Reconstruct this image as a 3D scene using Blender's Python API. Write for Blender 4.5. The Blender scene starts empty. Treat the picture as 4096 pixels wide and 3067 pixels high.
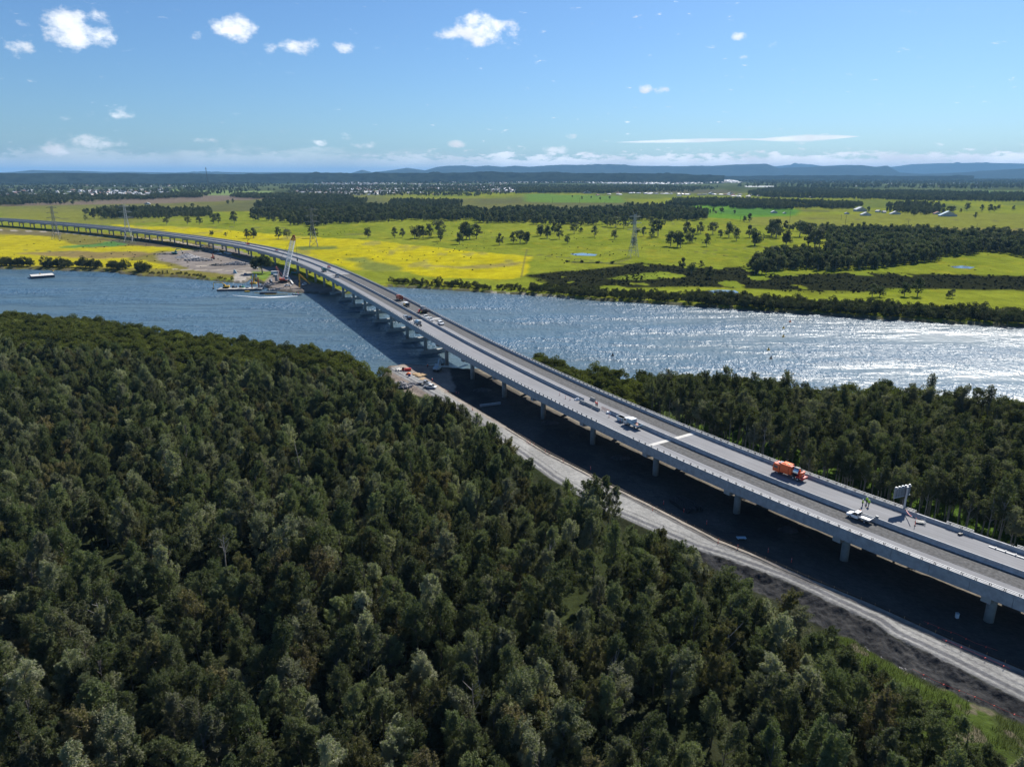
import bpy, bmesh, math, random
import numpy as np
from mathutils import Vector, Matrix
random.seed(7); np.random.seed(7)
R = math.radians
SC = bpy.context.scene
COL = SC.collection
# ------------------------------------------------------------------ camera
CAMZ = 85.0; PITCH = R(16.4); FN = 2840.5
cam = bpy.data.cameras.new('camera'); cam.sensor_width = 36; cam.lens = 24.965
cam.clip_start = 1; cam.clip_end = 200000
co = bpy.data.objects.new('camera', cam); COL.objects.link(co)
co.location = (0, 0, CAMZ); co.rotation_euler = (R(90) - PITCH, 0, 0)
SC.camera = co
# ------------------------------------------------------------------ light
SUN_AZ = 33.0; SUN_EL = 42.0          # azimuth clockwise from +Y
sd = Vector((math.sin(R(SUN_AZ)) * math.cos(R(SUN_EL)), math.cos(R(SUN_AZ)) * math.cos(R(SUN_EL)), math.sin(R(SUN_EL))))
sl = bpy.data.lights.new('sun', 'SUN'); sl.energy = 5.0; sl.angle = R(0.5); sl.color = (1, .955, .88)
so = bpy.data.objects.new('sun', sl); COL.objects.link(so); so.rotation_euler = sd.to_track_quat('Z', 'Y').to_euler()
SC.view_settings.view_transform = 'Standard'; SC.view_settings.look = 'None'
SC.view_settings.exposure = 0.62; SC.view_settings.gamma = 1
SC.render.engine = 'CYCLES'
SC.cycles.volume_bounces = 0; SC.cycles.max_bounces = 6; SC.cycles.diffuse_bounces = 2
SC.cycles.glossy_bounces = 2; SC.cycles.transmission_bounces = 3; SC.cycles.caustics_reflective = False
try: SC.cycles.volume_unbiased = False
except Exception: pass

def ray(x, y):
    dx = (x - 2048) / FN; dy = (1533.5 - y) / FN
    return (dx, math.cos(PITCH) + dy * math.sin(PITCH), -math.sin(PITCH) + dy * math.cos(PITCH))
def at(x, y, z=1.5):
    """ground point at height z seen in that direction of the survey photo"""
    r = ray(x, y); t = (CAMZ - z) / -r[2]
    return (r[0] * t, r[1] * t)
def azel(x, y):
    r = ray(x, y); return math.atan2(r[0], r[1]), math.atan2(r[2], math.hypot(r[0], r[1]))
def proj(X, Y, Z):
    Zr = Z - CAMZ
    f = Y * math.cos(PITCH) - Zr * math.sin(PITCH); u = Y * math.sin(PITCH) + Zr * math.cos(PITCH)
    return 2048 + FN * X / f, 1533.5 - FN * u / f
# ------------------------------------------------------------------ node helper
class NT:
    def __init__(s, nt): s.nt = nt; nt.nodes.clear()
    def n(s, t, **k):
        o = s.nt.nodes.new(t)
        for a, b in k.items():
            if a.startswith('i_'):
                kk = a[2:]; kk = int(kk) if kk.isdigit() else kk.replace('_', ' ')
                s.put(o.inputs[kk], b)
            else: setattr(o, a, b)
        return o
    def put(s, sock, v):
        if isinstance(v, bpy.types.NodeSocket): s.nt.links.new(v, sock)
        elif isinstance(v, bpy.types.Node): s.nt.links.new(v.outputs[0], sock)
        else:
            if isinstance(v, tuple) and len(v) == 3 and getattr(sock, 'type', '') == 'RGBA': v = v + (1,)
            sock.default_value = v
    def m(s, op, a, b=0.0, c=None, clamp=False):
        o = s.nt.nodes.new('ShaderNodeMath'); o.operation = op; o.use_clamp = clamp
        s.put(o.inputs[0], a); s.put(o.inputs[1], b)
        if c is not None: s.put(o.inputs[2], c)
        return o.outputs[0]
    def mix(s, f, a, b, bt='MIX'):
        o = s.nt.nodes.new('ShaderNodeMix'); o.data_type = 'RGBA'; o.blend_type = bt
        s.put(o.inputs[0], f); s.put(o.inputs[6], a); s.put(o.inputs[7], b); return o.outputs[2]
    def mr(s, v, a, b, c=0., d=1., sm=False):
        o = s.nt.nodes.new('ShaderNodeMapRange'); o.clamp = True
        if sm: o.interpolation_type = 'SMOOTHSTEP'
        s.put(o.inputs[0], v)
        for i, q in zip((1, 2, 3, 4), (a, b, c, d)): s.put(o.inputs[i], q)
        return o.outputs[0]
    def noise(s, vec, sc, det=3, rough=.55, out=0):
        o = s.n('ShaderNodeTexNoise'); o.inputs['Scale'].default_value = sc; o.inputs['Detail'].default_value = det
        o.inputs['Roughness'].default_value = rough; s.put(o.inputs['Vector'], vec); return o.outputs[out]
# ------------------------------------------------------------------ world: sky with clouds
w = bpy.data.worlds.new('World'); SC.world = w; w.use_nodes = True
N = NT(w.node_tree)
sky = N.n('ShaderNodeTexSky', sky_type='NISHITA'); sky.sun_disc = False
sky.sun_elevation = R(SUN_EL); sky.sun_rotation = R(SUN_AZ); sky.altitude = 50
sky.air_density = 1.0; sky.dust_density = 0.5; sky.ozone_density = 2.2
tc = N.n('ShaderNodeTexCoord'); sep = N.n('ShaderNodeSeparateXYZ', i_0=tc.outputs['Generated'])
az = N.m('ARCTAN2', sep.outputs[0], sep.outputs[1]); el = N.m('ARCSINE', sep.outputs[2])
cv = N.n('ShaderNodeCombineXYZ', i_0=az, i_1=N.m('MULTIPLY', el, 1.5), i_2=0.0)
n1 = N.noise(cv, 34, 8, .62); n2 = N.noise(cv, 11, 4, .5)
nz = N.m('SUBTRACT', N.m('ADD', N.m('MULTIPLY', n1, 1.9), N.m('MULTIPLY', n2, .6)), 1.25)
clouds = [  # x, y, half width, half height, density, (photo survey bearings)
 (280,115,120,80,.95),(375,130,80,75,.8),(190,90,60,40,.5),(75,185,55,40,.55),(130,80,60,25,.3),(945,112,90,50,1.0),(1060,190,45,26,.6),(1180,190,60,28,.75),(1235,175,35,24,.6),(1375,188,38,24,.7),
 (790,142,22,14,.25),(1915,120,100,62,1.15),(1810,140,60,30,.7),(2000,135,70,50,.9),(2955,145,28,16,.7),(3100,177,26,14,.35),(2590,352,26,18,.8),(2640,357,28,14,.45),
 (2975,232,12,8,.3),(490,445,48,22,.4),(335,470,48,18,.2),(1145,532,28,12,.5),(1280,572,30,12,.5),(1380,538,26,9,.5),(1380,555,24,9,.5),(1460,578,38,12,.45),
 (815,565,34,10,.4),(1825,575,30,12,.6),(2275,547,28,11,.6),(2010,600,34,14,.3),(1630,625,30,14,.4),(360,580,110,34,.75),(240,600,60,26,.55),(860,602,30,16,.5),
 (2425,455,14,6,.3),(2735,600,22,7,.4),(3205,568,20,8,.3),(2200,600,90,14,.55)]
acc = None
for (x, y, hw, hh, d) in clouds:
    a0, e0 = azel(x, y); a1, _ = azel(x + hw, y); _, e1 = azel(x, y - hh)
    u = N.m('DIVIDE', N.m('SUBTRACT', az, a0), abs(a1 - a0) * 1.15); v = N.m('DIVIDE', N.m('SUBTRACT', el, e0), abs(e1 - e0) * 1.15)
    r2 = N.m('ADD', N.m('MULTIPLY', u, u), N.m('MULTIPLY', v, v))
    mm = N.m('MULTIPLY', N.m('SUBTRACT', 1.0, r2), d)
    mm = N.m('MAXIMUM', mm, -3.0)
    acc = mm if acc is None else N.m('MAXIMUM', acc, mm)
cum = N.mr(N.m('ADD', acc, N.m('MULTIPLY', nz, 2.5)), -.1, 1.35, 0, .97, True)
cum = N.m('MULTIPLY', cum, N.mr(acc, -.9, -.1))
# long thin streak (right of centre) and low bank along the horizon
def streak(x0, y0, x1, y1, hh, d):
    a0, e0 = azel(x0, y0); a1, e1 = azel(x1, y1)
    t = N.mr(az, a0, a1); ec = N.m('ADD', e0, N.m('MULTIPLY', t, e1 - e0))
    th = N.m('MULTIPLY', N.m('SINE', N.m('MULTIPLY', t, math.pi)), hh / FN)
    q = N.m('SUBTRACT', 1.0, N.m('DIVIDE', N.m('ABSOLUTE', N.m('SUBTRACT', el, ec)), N.m('ADD', th, 1e-5)))
    return N.m('MULTIPLY', N.mr(N.m('ADD', q, N.m('MULTIPLY', nz, .5)), 0, .5), d)
s1 = streak(2460, 570, 3080, 555, 8, .75); s2 = streak(3000, 560, 3440, 546, 13, .85)
e_lo = azel(2048, 668)[1]; e_hi = azel(2048, 622)[1]; e_l2 = azel(300, 545)[1]
cv2 = N.n('ShaderNodeCombineXYZ', i_0=az, i_1=N.m('MULTIPLY', el, 3.2), i_2=3.0)
n3 = N.noise(cv2, 42, 7, .6)
topR = N.m('SUBTRACT', 1.0, N.mr(el, e_lo, e_hi + .01)); bandR = N.mr(N.m('ADD', topR, N.m('MULTIPLY', N.m('SUBTRACT', n3, .5), 2.2)), .30, .62, 0, 1.0, True)
bandR = N.m('MULTIPLY', bandR, N.mr(az, -.25, .05, .35, 1.0))
topL = N.m('SUBTRACT', 1.0, N.mr(el, .012, e_l2)); bandL = N.mr(N.m('ADD', topL, N.m('MULTIPLY', N.m('SUBTRACT', N.noise(cv2, 16, 6, .6), .5), 2.2)), .3, .9, 0, .42, True)
bandL = N.m('MULTIPLY', bandL, N.mr(az, -.32, .08, 1.0, 0.0))
cl = cum
for q in (s1, s2, bandR, bandL): cl = N.m('MAXIMUM', cl, q)
cl = N.m('MULTIPLY', cl, N.mr(el, -.01, .004))
shade = N.mr(N.m('ADD', n2, N.m('MULTIPLY', n1, .3)), .45, .85, 16., 10.0)
ccol = N.n('ShaderNodeCombineColor'); N.put(ccol.inputs[0], N.m('MULTIPLY', shade, .97)); N.put(ccol.inputs[1], N.m('MULTIPLY', shade, 1.0)); N.put(ccol.inputs[2], N.m('MULTIPLY', shade, 1.04))
skyc = N.mix(1.0, sky.outputs[0], (0.66, 0.95, 1.28), 'MULTIPLY')
bg = N.n('ShaderNodeBackground', i_Strength=0.057); N.put(bg.inputs[0], N.mix(cl, skyc, ccol.outputs[0]))
N.n('ShaderNodeOutputWorld', i_0=bg)
# ------------------------------------------------------------------ materials
MATS = {}
def mat(name, col, rough=.8, metal=0., var=.12, scale=1.5, bump=0., bscale=8., obvar=0., coord='Object', spec=.5, col2=None, det=4):
    if name in MATS: return MATS[name]
    m = bpy.data.materials.new(name); m.use_nodes = True; n = NT(m.node_tree); MATS[name] = m
    tcn = n.n('ShaderNodeTexCoord'); v = tcn.outputs[coord]
    f = n.noise(v, scale, det, .6)
    c = col if len(col) == 3 else col[:3]
    lo = tuple(max(0, q * (1 - var * 1.6)) for q in c) if col2 is None else col2; hi = tuple(min(1, q * (1 + var * 1.6)) for q in c)
    cc = n.mix(n.mr(f, .3, .7), lo, hi)
    if obvar:
        oi = n.n('ShaderNodeObjectInfo'); cc = n.mix(1.0, cc, n.n('ShaderNodeCombineColor', i_0=n.mr(oi.outputs['Random'], 0, 1, 1 - obvar, 1 + obvar), i_1=n.mr(oi.outputs['Random'], 0, 1, 1 - obvar * .6, 1 + obvar * .6), i_2=1.0).outputs[0], 'MULTIPLY')
    b = n.n('ShaderNodeBsdfPrincipled', i_Roughness=rough, i_Metallic=metal); b.inputs['Specular IOR Level'].default_value = spec
    n.put(b.inputs['Base Color'], cc)
    if bump:
        bn = n.n('ShaderNodeBump', i_Strength=1.0, i_Distance=bump, i_Height=n.noise(v, bscale, 5, .65)); n.put(b.inputs['Normal'], bn.outputs[0])
    n.n('ShaderNodeOutputMaterial', i_0=b)
    return m
def leafmat(name, c1, c2, rvar=.25, tip=None, trans=.18):
    m = bpy.data.materials.new(name); m.use_nodes = True; n = NT(m.node_tree); MATS[name] = m
    g = n.n('ShaderNodeNewGeometry'); oi = n.n('ShaderNodeObjectInfo')
    f = n.m('ADD', n.m('MULTIPLY', oi.outputs['Random'], .75), n.m('MULTIPLY', g.outputs['Random Per Island'], .45), clamp=True)
    c = n.mix(f, c1, c2)
    r2 = n.m('FRACT', n.m('MULTIPLY', oi.outputs['Random'], 7.13))
    c = n.mix(n.mr(r2, .62, 1.0), c, tip or tuple(q * 1.5 for q in c2))
    r3 = n.m('FRACT', n.m('MULTIPLY', oi.outputs['Random'], 23.7)); k = n.mr(r3, 0, 1, 1 - rvar, 1 + rvar)
    c = n.mix(1.0, c, n.n('ShaderNodeCombineColor', i_0=k, i_1=k, i_2=k).outputs[0], 'MULTIPLY')
    d = n.n('ShaderNodeBsdfPrincipled', i_Roughness=.7, i_Base_Color=c); d.inputs['Specular IOR Level'].default_value = .12
    t = n.n('ShaderNodeBsdfTranslucent', i_Color=n.mix(1.0, c, (1.3, 1.5, .6), 'MULTIPLY'))
    mx = n.n('ShaderNodeMixShader', i_0=trans, i_1=d, i_2=t); n.n('ShaderNodeOutputMaterial', i_0=mx)
    return m
M = dict(
 concrete=mat('concrete', (.36, .365, .37), .85, var=.13, scale=.9, bump=.006, bscale=5),
 concrete_d=mat('weathered_concrete', (.34, .34, .32), .9, var=.12, scale=.5, bump=.01, bscale=3),
 steel=mat('galvanised_steel', (.42, .43, .44), .55, .2, var=.05, scale=2),
 joint=mat('joint_concrete', (.52, .50, .46), .85, var=.08, scale=.6),
 white=mat('white_paint', (.78, .79, .78), .35, var=.04, scale=1.2),
 dirtywhite=mat('dusty_white_paint', (.62, .63, .62), .45, var=.08, scale=1.6),
 black=mat('black_rubber', (.02, .02, .02), .8, var=.1),
 dark=mat('dark_metal', (.045, .047, .05), .55, .3, var=.15),
 glass=mat('dark_glass', (.02, .03, .035), .06, var=.1, spec=.8),
 orange=mat('orange_paint', (.62, .085, .010), .35, var=.07, scale=.9),
 red=mat('red_paint', (.50, .03, .02), .45, var=.1),
 rust=mat('rust_red_paint', (.33, .07, .03), .6, var=.25),
 yellow=mat('yellow_paint', (.62, .38, .03), .45, var=.12),
 chrome=mat('polished_steel', (.7, .72, .74), .16, 1., var=.04),
 blue=mat('blue_paint', (.03, .10, .32), .5, var=.1),
 paleblue=mat('pale_blue_paint', (.32, .45, .52), .5, var=.08),
 teal=mat('teal_paint', (.05, .17, .18), .45, var=.12),
 green=mat('green_paint', (.04, .2, .12), .5, var=.12),
 grey=mat('grey_paint', (.2, .21, .22), .5, var=.1),
 silver=mat('silver_paint', (.42, .44, .46), .3, .5, var=.05),
 navy=mat('navy_paint', (.02, .028, .05), .25, var=.1),
 hull=mat('dark_blue_hull', (.02, .04, .07), .5, var=.15),
 deckpl=mat('barge_deck', (.36, .34, .30), .85, var=.2, scale=.4),
 skin=mat('skin', (.42, .24, .16), .6, var=.03),
 hivis=mat('hi_vis_yellow', (.45, .75, .03), .7, var=.05),
 hivo=mat('hi_vis_orange', (.9, .16, .02), .7, var=.05),
 cloth=mat('dark_navy_cloth', (.015, .02, .045), .9, var=.1),
 timber=mat('sawn_timber', (.48, .33, .17), .8, var=.2, scale=1.2),
 rock=mat('broken_rock', (.24, .23, .23), .9, var=.35, scale=.8, bump=.15, bscale=1.3),
 spoil=mat('dark_spoil', (.075, .07, .068), .95, var=.35, scale=.5, bump=.2, bscale=.9),
 bark=mat('bark', (.13, .115, .10), .95, var=.25, scale=2),
 palebark=mat('pale_bark', (.26, .24, .21), .95, var=.25, scale=2),
 roofl=mat('pale_metal_roof', (.50, .51, .52), .55, var=.06, scale=.3), roofg=mat('grey_tile_roof', (.20, .20, .21), .8, var=.12, scale=.3),
 roofr=mat('terracotta_roof', (.27, .12, .08), .85, var=.12, scale=.3), roofc=mat('cream_metal_roof', (.6, .56, .48), .6, var=.06, scale=.3),
 wall=mat('rendered_wall', (.50, .47, .42), .85, var=.08, scale=.3), wallb=mat('brick_wall', (.28, .17, .12), .9, var=.12, scale=.5),
 buoy=mat('buoy_orange', (.75, .16, .02), .5, var=.08),
 foam=mat('foam', (.8, .83, .85), .7, var=.05),
 safety=mat('safety_red', (.95, .09, .05), .6, var=.04))
M['oak'] = leafmat('swamp_oak_leaf', (.066, .084, .040), (.130, .142, .074), .42, (.235, .23, .17), .34)
M['oaky'] = leafmat('yellow_oak_leaf', (.078, .078, .034), (.135, .122, .055), .3, (.17, .14, .08), .3)
M['mang'] = leafmat('mangrove_leaf', (.060, .075, .018), (.110, .115, .025), .28, (.14, .15, .04), .25)
M['gum'] = leafmat('dark_gum_leaf', (.042, .058, .028), (.092, .102, .050), .38, (.135, .135, .08), .25)
M['rgt'] = leafmat('shore_oak_leaf', (.052, .064, .032), (.100, .106, .052), .35, (.16, .155, .11), .3)
M['bank'] = leafmat('bank_mangrove_leaf', (.030, .040, .014), (.068, .076, .026), .3, (.10, .10, .045), .18)
M['bush'] = leafmat('low_shrub_leaf', (.018, .024, .014), (.035, .042, .022), .3, (.06, .065, .03), .08)
# ------------------------------------------------------------------ mesh helper
class MB:
    def __init__(s): s.v = []; s.f = []; s.m = []; s.k = 0
    def add(s, V, F, k=None):
        o = len(s.v); s.v += [tuple(q) for q in V]; s.f += [tuple(i + o for i in f) for f in F]; s.m += [s.k if k is None else k] * len(F); return s
    def box(s, cx, cy, cz, sx, sy, sz, rz=0., ry=0., tx=1., ty=1., k=None):
        """box by centre; tx, ty scale the top face"""
        V = []
        for (a, b, c) in ((-1,-1,-1),(1,-1,-1),(1,1,-1),(-1,1,-1),(-1,-1,1),(1,-1,1),(1,1,1),(-1,1,1)):
            t = (tx, ty) if c > 0 else (1, 1); V.append(Vector((a * sx / 2 * t[0], b * sy / 2 * t[1], c * sz / 2)))
        if ry or rz:
            Q = Matrix.Rotation(rz, 3, 'Z') @ Matrix.Rotation(ry, 3, 'Y'); V = [Q @ q for q in V]
        V = [q + Vector((cx, cy, cz)) for q in V]
        return s.add(V, [(0,3,2,1),(4,5,6,7),(0,1,5,4),(1,2,6,5),(2,3,7,6),(3,0,4,7)], k)
    def tube(s, p0, p1, r0, r1=None, n=8, cap=True, k=None):
        p0 = Vector(p0); p1 = Vector(p1); r1 = r0 if r1 is None else r1; d = (p1 - p0)
        if d.length < 1e-6: return s
        d.normalize(); u = d.orthogonal().normalized(); w_ = d.cross(u); V = []
        for p, r in ((p0, r0), (p1, r1)):
            for i in range(n):
                a = 2 * math.pi * i / n + math.pi / n; V.append(p + (u * math.cos(a) + w_ * math.sin(a)) * r)
        F = [(i, (i + 1) % n, n + (i + 1) % n, n + i) for i in range(n)]
        if cap: F += [tuple(range(n - 1, -1, -1)), tuple(range(n, 2 * n))]
        return s.add(V, F, k)
    def path(s, P, r, n=6, k=None):
        for i in range(len(P) - 1):
            a = r if not isinstance(r, (list, tuple)) else r[i]; b = r if not isinstance(r, (list, tuple)) else r[i + 1]
            s.tube(P[i], P[i + 1], a, b, n, k=k)
        return s
    def prism(s, prof, y0, y1, k=None):
        n = len(prof); V = [(x, y0, z) for x, z in prof] + [(x, y1, z) for x, z in prof]
        F = [tuple(range(n)), tuple(range(2 * n - 1, n - 1, -1))] + [(i, i + n, (i + 1) % n + n, (i + 1) % n) for i in range(n)]
        return s.add(V, F, k)
    def ball(s, c, r, seg=10, rings=6, sq=(1, 1, 1), k=None):
        V = [(c[0], c[1], c[2] + r * sq[2])]
        for i in range(1, rings):
            t = math.pi * i / rings
            for j in range(seg):
                a = 2 * math.pi * j / seg; V.append((c[0] + r * sq[0] * math.sin(t) * math.cos(a), c[1] + r * sq[1] * math.sin(t) * math.sin(a), c[2] + r * sq[2] * math.cos(t)))
        V.append((c[0], c[1], c[2] - r * sq[2])); F = [(0, 1 + j, 1 + (j + 1) % seg) for j in range(seg)]
        for i in range(rings - 2):
            for j in range(seg): a = 1 + i * seg; F.append((a + j, a + seg + j, a + seg + (j + 1) % seg, a + (j + 1) % seg))
        a = 1 + (rings - 2) * seg; F += [(a + j, len(V) - 1, a + (j + 1) % seg) for j in range(seg)]
        return s.add(V, F, k)
    def build(s, name, mt, parent=None, smooth=False, bevel=0):
        me = bpy.data.meshes.new(name); me.from_pydata(s.v, [], s.f)
        for q in (mt if isinstance(mt, (list, tuple)) else [mt]): me.materials.append(q if not isinstance(q, str) else M[q])
        if isinstance(mt, (list, tuple)): me.polygons.foreach_set('material_index', s.m)
        if smooth: me.polygons.foreach_set('use_smooth', [True] * len(s.f))
        me.update(); o = bpy.data.objects.new(name, me); COL.objects.link(o)
        if parent: o.parent = parent
        if bevel:
            b = o.modifiers.new('bevel', 'BEVEL'); b.width = bevel; b.segments = 2; b.limit_method = 'ANGLE'
        return o
def tag(o, label=None, cat=None, group=None, kind=None):
    if label: o['label'] = label
    if cat: o['category'] = cat
    if group: o['group'] = group
    if kind: o['kind'] = kind
    return o
def nth(n_):
    W_ = ['', 'first', 'second', 'third', 'fourth', 'fifth', 'sixth', 'seventh', 'eighth', 'ninth', 'tenth', 'eleventh', 'twelfth', 'thirteenth', 'fourteenth', 'fifteenth', 'sixteenth', 'seventeenth', 'eighteenth', 'nineteenth']
    if n_ < 20: return W_[n_]
    T_ = {2: ('twent', 'y'), 3: ('thirt', 'y'), 4: ('fort', 'y'), 5: ('fift', 'y')}[n_ // 10]
    return T_[0] + ('ieth' if n_ % 10 == 0 else 'y ' + W_[n_ % 10])
def empty(name, label, cat, loc=(0, 0, 0), rz=0., group=None):
    o = bpy.data.objects.new(name, None); COL.objects.link(o); o.location = loc; o.rotation_euler = (0, 0, rz); o.empty_display_size = .1
    return tag(o, label, cat, group)
def dup(root, loc, rz=0., label=None, group=None, scale=None, swap=None):
    r = root.copy(); COL.objects.link(r); r.location = loc; r.rotation_euler = (0, 0, rz)
    if scale: r.scale = scale
    if label: r['label'] = label
    if group: r['group'] = group
    for ch in KIDS.get(root.name) or root.children:
        c = ch.copy(); COL.objects.link(c); c.parent = r
        for g in ch.children:
            d = g.copy(); COL.objects.link(d); d.parent = c
    return r
KIDS = {}
# ------------------------------------------------------------------ numpy noise
def vnoise(x, y, seed=0):
    xi = np.floor(x).astype(np.int64); yi = np.floor(y).astype(np.int64); fx = x - xi; fy = y - yi
    def h(a, b):
        n = (a * 374761393 + b * 668265263 + seed * 974634777) & 0xffffffff; n = ((n ^ (n >> 13)) * 1274126177) & 0xffffffff
        return ((n ^ (n >> 16)) & 0xffff) / 65535.
    u = fx * fx * (3 - 2 * fx); v = fy * fy * (3 - 2 * fy)
    return (h(xi, yi) * (1 - u) + h(xi + 1, yi) * u) * (1 - v) + (h(xi, yi + 1) * (1 - u) + h(xi + 1, yi + 1) * u) * v
def fbm(x, y, sc, o=4, seed=0):
    t = 0; a = .5; s_ = 0
    for i in range(o): t = t + a * vnoise(x / sc + i * 17.3, y / sc - i * 9.1, seed + i); s_ += a; a *= .55; sc = sc * .48
    return t / s_
def inpoly(X, Y, P):
    r = np.zeros(np.shape(X), bool); n = len(P)
    for i in range(n):
        x0, y0 = P[i]; x1, y1 = P[(i + 1) % n]
        if y0 == y1: continue
        c = ((y0 > Y) != (y1 > Y)) & (X < (x1 - x0) * (Y - y0) / (y1 - y0) + x0); r ^= c
    return r
def pdist(X, Y, P, closed=False):
    d = np.full(np.shape(X), 1e18); n = len(P)
    for i in range(n if closed else n - 1):
        x0, y0 = P[i]; x1, y1 = P[(i + 1) % n]; dx, dy = x1 - x0, y1 - y0; L = dx * dx + dy * dy + 1e-9
        t = np.clip(((X - x0) * dx + (Y - y0) * dy) / L, 0, 1); d = np.minimum(d, (X - x0 - t * dx) ** 2 + (Y - y0 - t * dy) ** 2)
    return np.sqrt(d)
def sstep(v, a, b):
    t = np.clip((v - a) / (b - a), 0, 1); return t * t * (3 - 2 * t)
# ------------------------------------------------------------------ bridge axis
CL = [(101.2, 118.1), (85.6, 137.1), (70.6, 156.8), (56.4, 176.9), (42.7, 197.6), (29.5, 218.6), (16.7, 239.8), (4.5, 261.4), (-7.4, 283.3), (-19.0, 305.3), (-30.1, 327.5), (-41.1, 349.9), (-52.0, 372.5), (-62.9, 395.0), (-73.8, 417.6), (-84.8, 440.1), (-95.8, 462.6), (-106.9, 485.1), (-118.2, 507.6), (-129.6, 529.9), (-141.3, 552.2), (-153.1, 574.3), (-165.2, 596.4), (-177.7, 618.3), (-190.6, 640.0), (-204.1, 661.4), (-218.1, 682.5), (-232.6, 703.2), (-247.6, 723.6), (-263.0, 743.6), (-279.0, 763.2), (-295.4, 782.5), (-312.2, 801.3), (-329.5, 819.8), (-347.1, 837.8), (-365.1, 855.5), (-383.2, 872.9), (-401.6, 890.1), (-420.1, 907.1), (-438.9, 923.9), (-457.8, 940.4), (-476.9, 956.8), (-496.2, 972.9), (-515.6, 988.9), (-535.1, 1004.7), (-554.8, 1020.3), (-574.7, 1035.7), (-594.6, 1050.9), (-614.8, 1066.0), (-635.0, 1080.9), (-655.4, 1095.6), (-675.8, 1110.1), (-696.4, 1124.5), (-717.1, 1138.8), (-737.9, 1152.9), (-758.7, 1166.8), (-779.7, 1180.6), (-800.8, 1194.2), (-822.0, 1207.7), (-843.3, 1221.0), (-864.6, 1234.3), (-886.0, 1247.3), (-907.5, 1260.3), (-929.1, 1273.2), (-950.7, 1285.9)]
d0 = np.array(CL[0]) - np.array(CL[1]); d0 /= np.linalg.norm(d0)
CLa = np.array([tuple(np.array(CL[0]) + d0 * q) for q in (90, 60, 30)] + CL)
seg = np.r_[0, np.cumsum(np.linalg.norm(np.diff(CLa, axis=0), axis=1))] - 90
SK = np.arange(-88, 1680, 1.0)
def cr(P, S, q):      # smooth resample
    x = np.interp(q, S, P[:, 0]); y = np.interp(q, S, P[:, 1]); return x, y
cx, cy = cr(CLa, seg, SK); kk = np.hanning(31); kk /= kk.sum()
cx = np.convolve(np.pad(cx, 15, mode='reflect', reflect_type='odd'), kk, 'valid'); cy = np.convolve(np.pad(cy, 15, mode='reflect', reflect_type='odd'), kk, 'valid')
tx_, ty_ = np.gradient(cx, SK), np.gradient(cy, SK); tl = np.hypot(tx_, ty_); tx_ /= tl; ty_ /= tl
HK = ([-10, 60, 180, 300, 430, 600, 850, 1800], [73.2, 73, 71, 69.8, 69.8, 71, 72, 72])
hz = np.mean([np.interp(SK + o, *HK) for o in (-60, -40, -20, 0, 20, 40, 60)], axis=0)
ZD = CAMZ - hz - 1.35      # deck surface height
def fr(s, off=0., dz=0.):
    x = np.interp(s, SK, cx); y = np.interp(s, SK, cy); a = np.interp(s, SK, tx_); b = np.interp(s, SK, ty_); z = np.interp(s, SK, ZD)
    return (x + b * off, y - a * off, z + dz)
def heading(s): return math.atan2(np.interp(s, SK, ty_), np.interp(s, SK, tx_))
def on_deck(px, py):
    """station and offset of a deck point surveyed from the photo"""
    best = None
    for it in range(3):
        z = 11 if best is None else fr(best[0])[2]
        X, Y = at(px, py, z); i = int(np.argmin((cx - X) ** 2 + (cy - Y) ** 2)); best = (SK[i], (X - cx[i]) * ty_[i] - (Y - cy[i]) * tx_[i])
    return best
# ------------------------------------------------------------------ shorelines (surveyed), world XY
def A(L, z): return [at(x, y, z) for x, y in L]
NB = A([(-1500,1150),(-600,1195),(-300,1212),(0,1226),(200,1258),(400,1266),(600,1302),(800,1330),(1000,1348),(1200,1372),(1380,1392),(1450,1428),(1490,1475)], 7.) \
   + A([(1545,1468),(1640,1457),(1750,1468),(1860,1476),(1990,1480),(2080,1492)], .5) \
   + A([(2180,1420),(2300,1462),(2500,1490),(2700,1492),(2900,1497),(3000,1507),(3200,1548),(3400,1545),(3550,1540),(3700,1568),(3900,1598),(4096,1612),(4500,1640),(5600,1700)], 7.)
FB = A([(-1500,1040),(-600,1065),(0,1076),(200,1081),(430,1089),(560,1105),(700,1110),(850,1124),(925,1130),(950,1134),(982,1131),(1008,1117),(1048,1136),(1070,1158),(1095,1164),(1160,1170),(1225,1174),(1290,1180),(1400,1176),(1500,1156),(1560,1148),
        (1700,1156),(1770,1160),(1950,1172),(2100,1180),(2200,1188),(2400,1205),(2570,1213),(2730,1223),(3000,1243),(3300,1262),(3700,1290),(4096,1311),(4600,1340),(5600,1390)], 0.)
RIV = NB + FB[::-1]
NBmid = NB
# ------------------------------------------------------------------ ground sheet: fine where it is near or surveyed, coarse elsewhere
na = 1250; ang = np.concatenate([np.linspace(-180, -51, 22)[:-1], np.linspace(-51, 51, na), np.linspace(51, 180, 22)[1:]])
dep = np.linspace(62, 0.22, 860); rr = 84. / np.tan(np.radians(dep))
rr = np.concatenate([[1., 12., 25.], rr, [30000., 45000., 80000., 120000.]])
AA, RR = np.meshgrid(np.radians(ang), rr)
GX = RR * np.sin(AA); GY = RR * np.cos(AA)
dn = pdist(GX, GY, RIV, True); rin = inpoly(GX, GY, RIV)
sdist = np.where(rin, -dn, dn)                       # >0 on land
sdist = sdist + (fbm(GX, GY, 14, 3, 5) - .5) * 5.5 * (GY > 420) + (fbm(GX, GY, 5, 3, 6) - .5) * 1.6
GZ = -1.6 + 3.1 * sstep(sdist, -1.6, 2.4)
road_l = A([(1545,1478),(1640,1530),(1700,1570),(1800,1620),(1920,1710),(2043,1800),(2200,1915),(2400,2035),(2765,2194),(2904,2237),(3132,2321),(3500,2494),(3564,2542),(3807,2659),(4096,2809),(4700,3110)], 2.)
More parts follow.
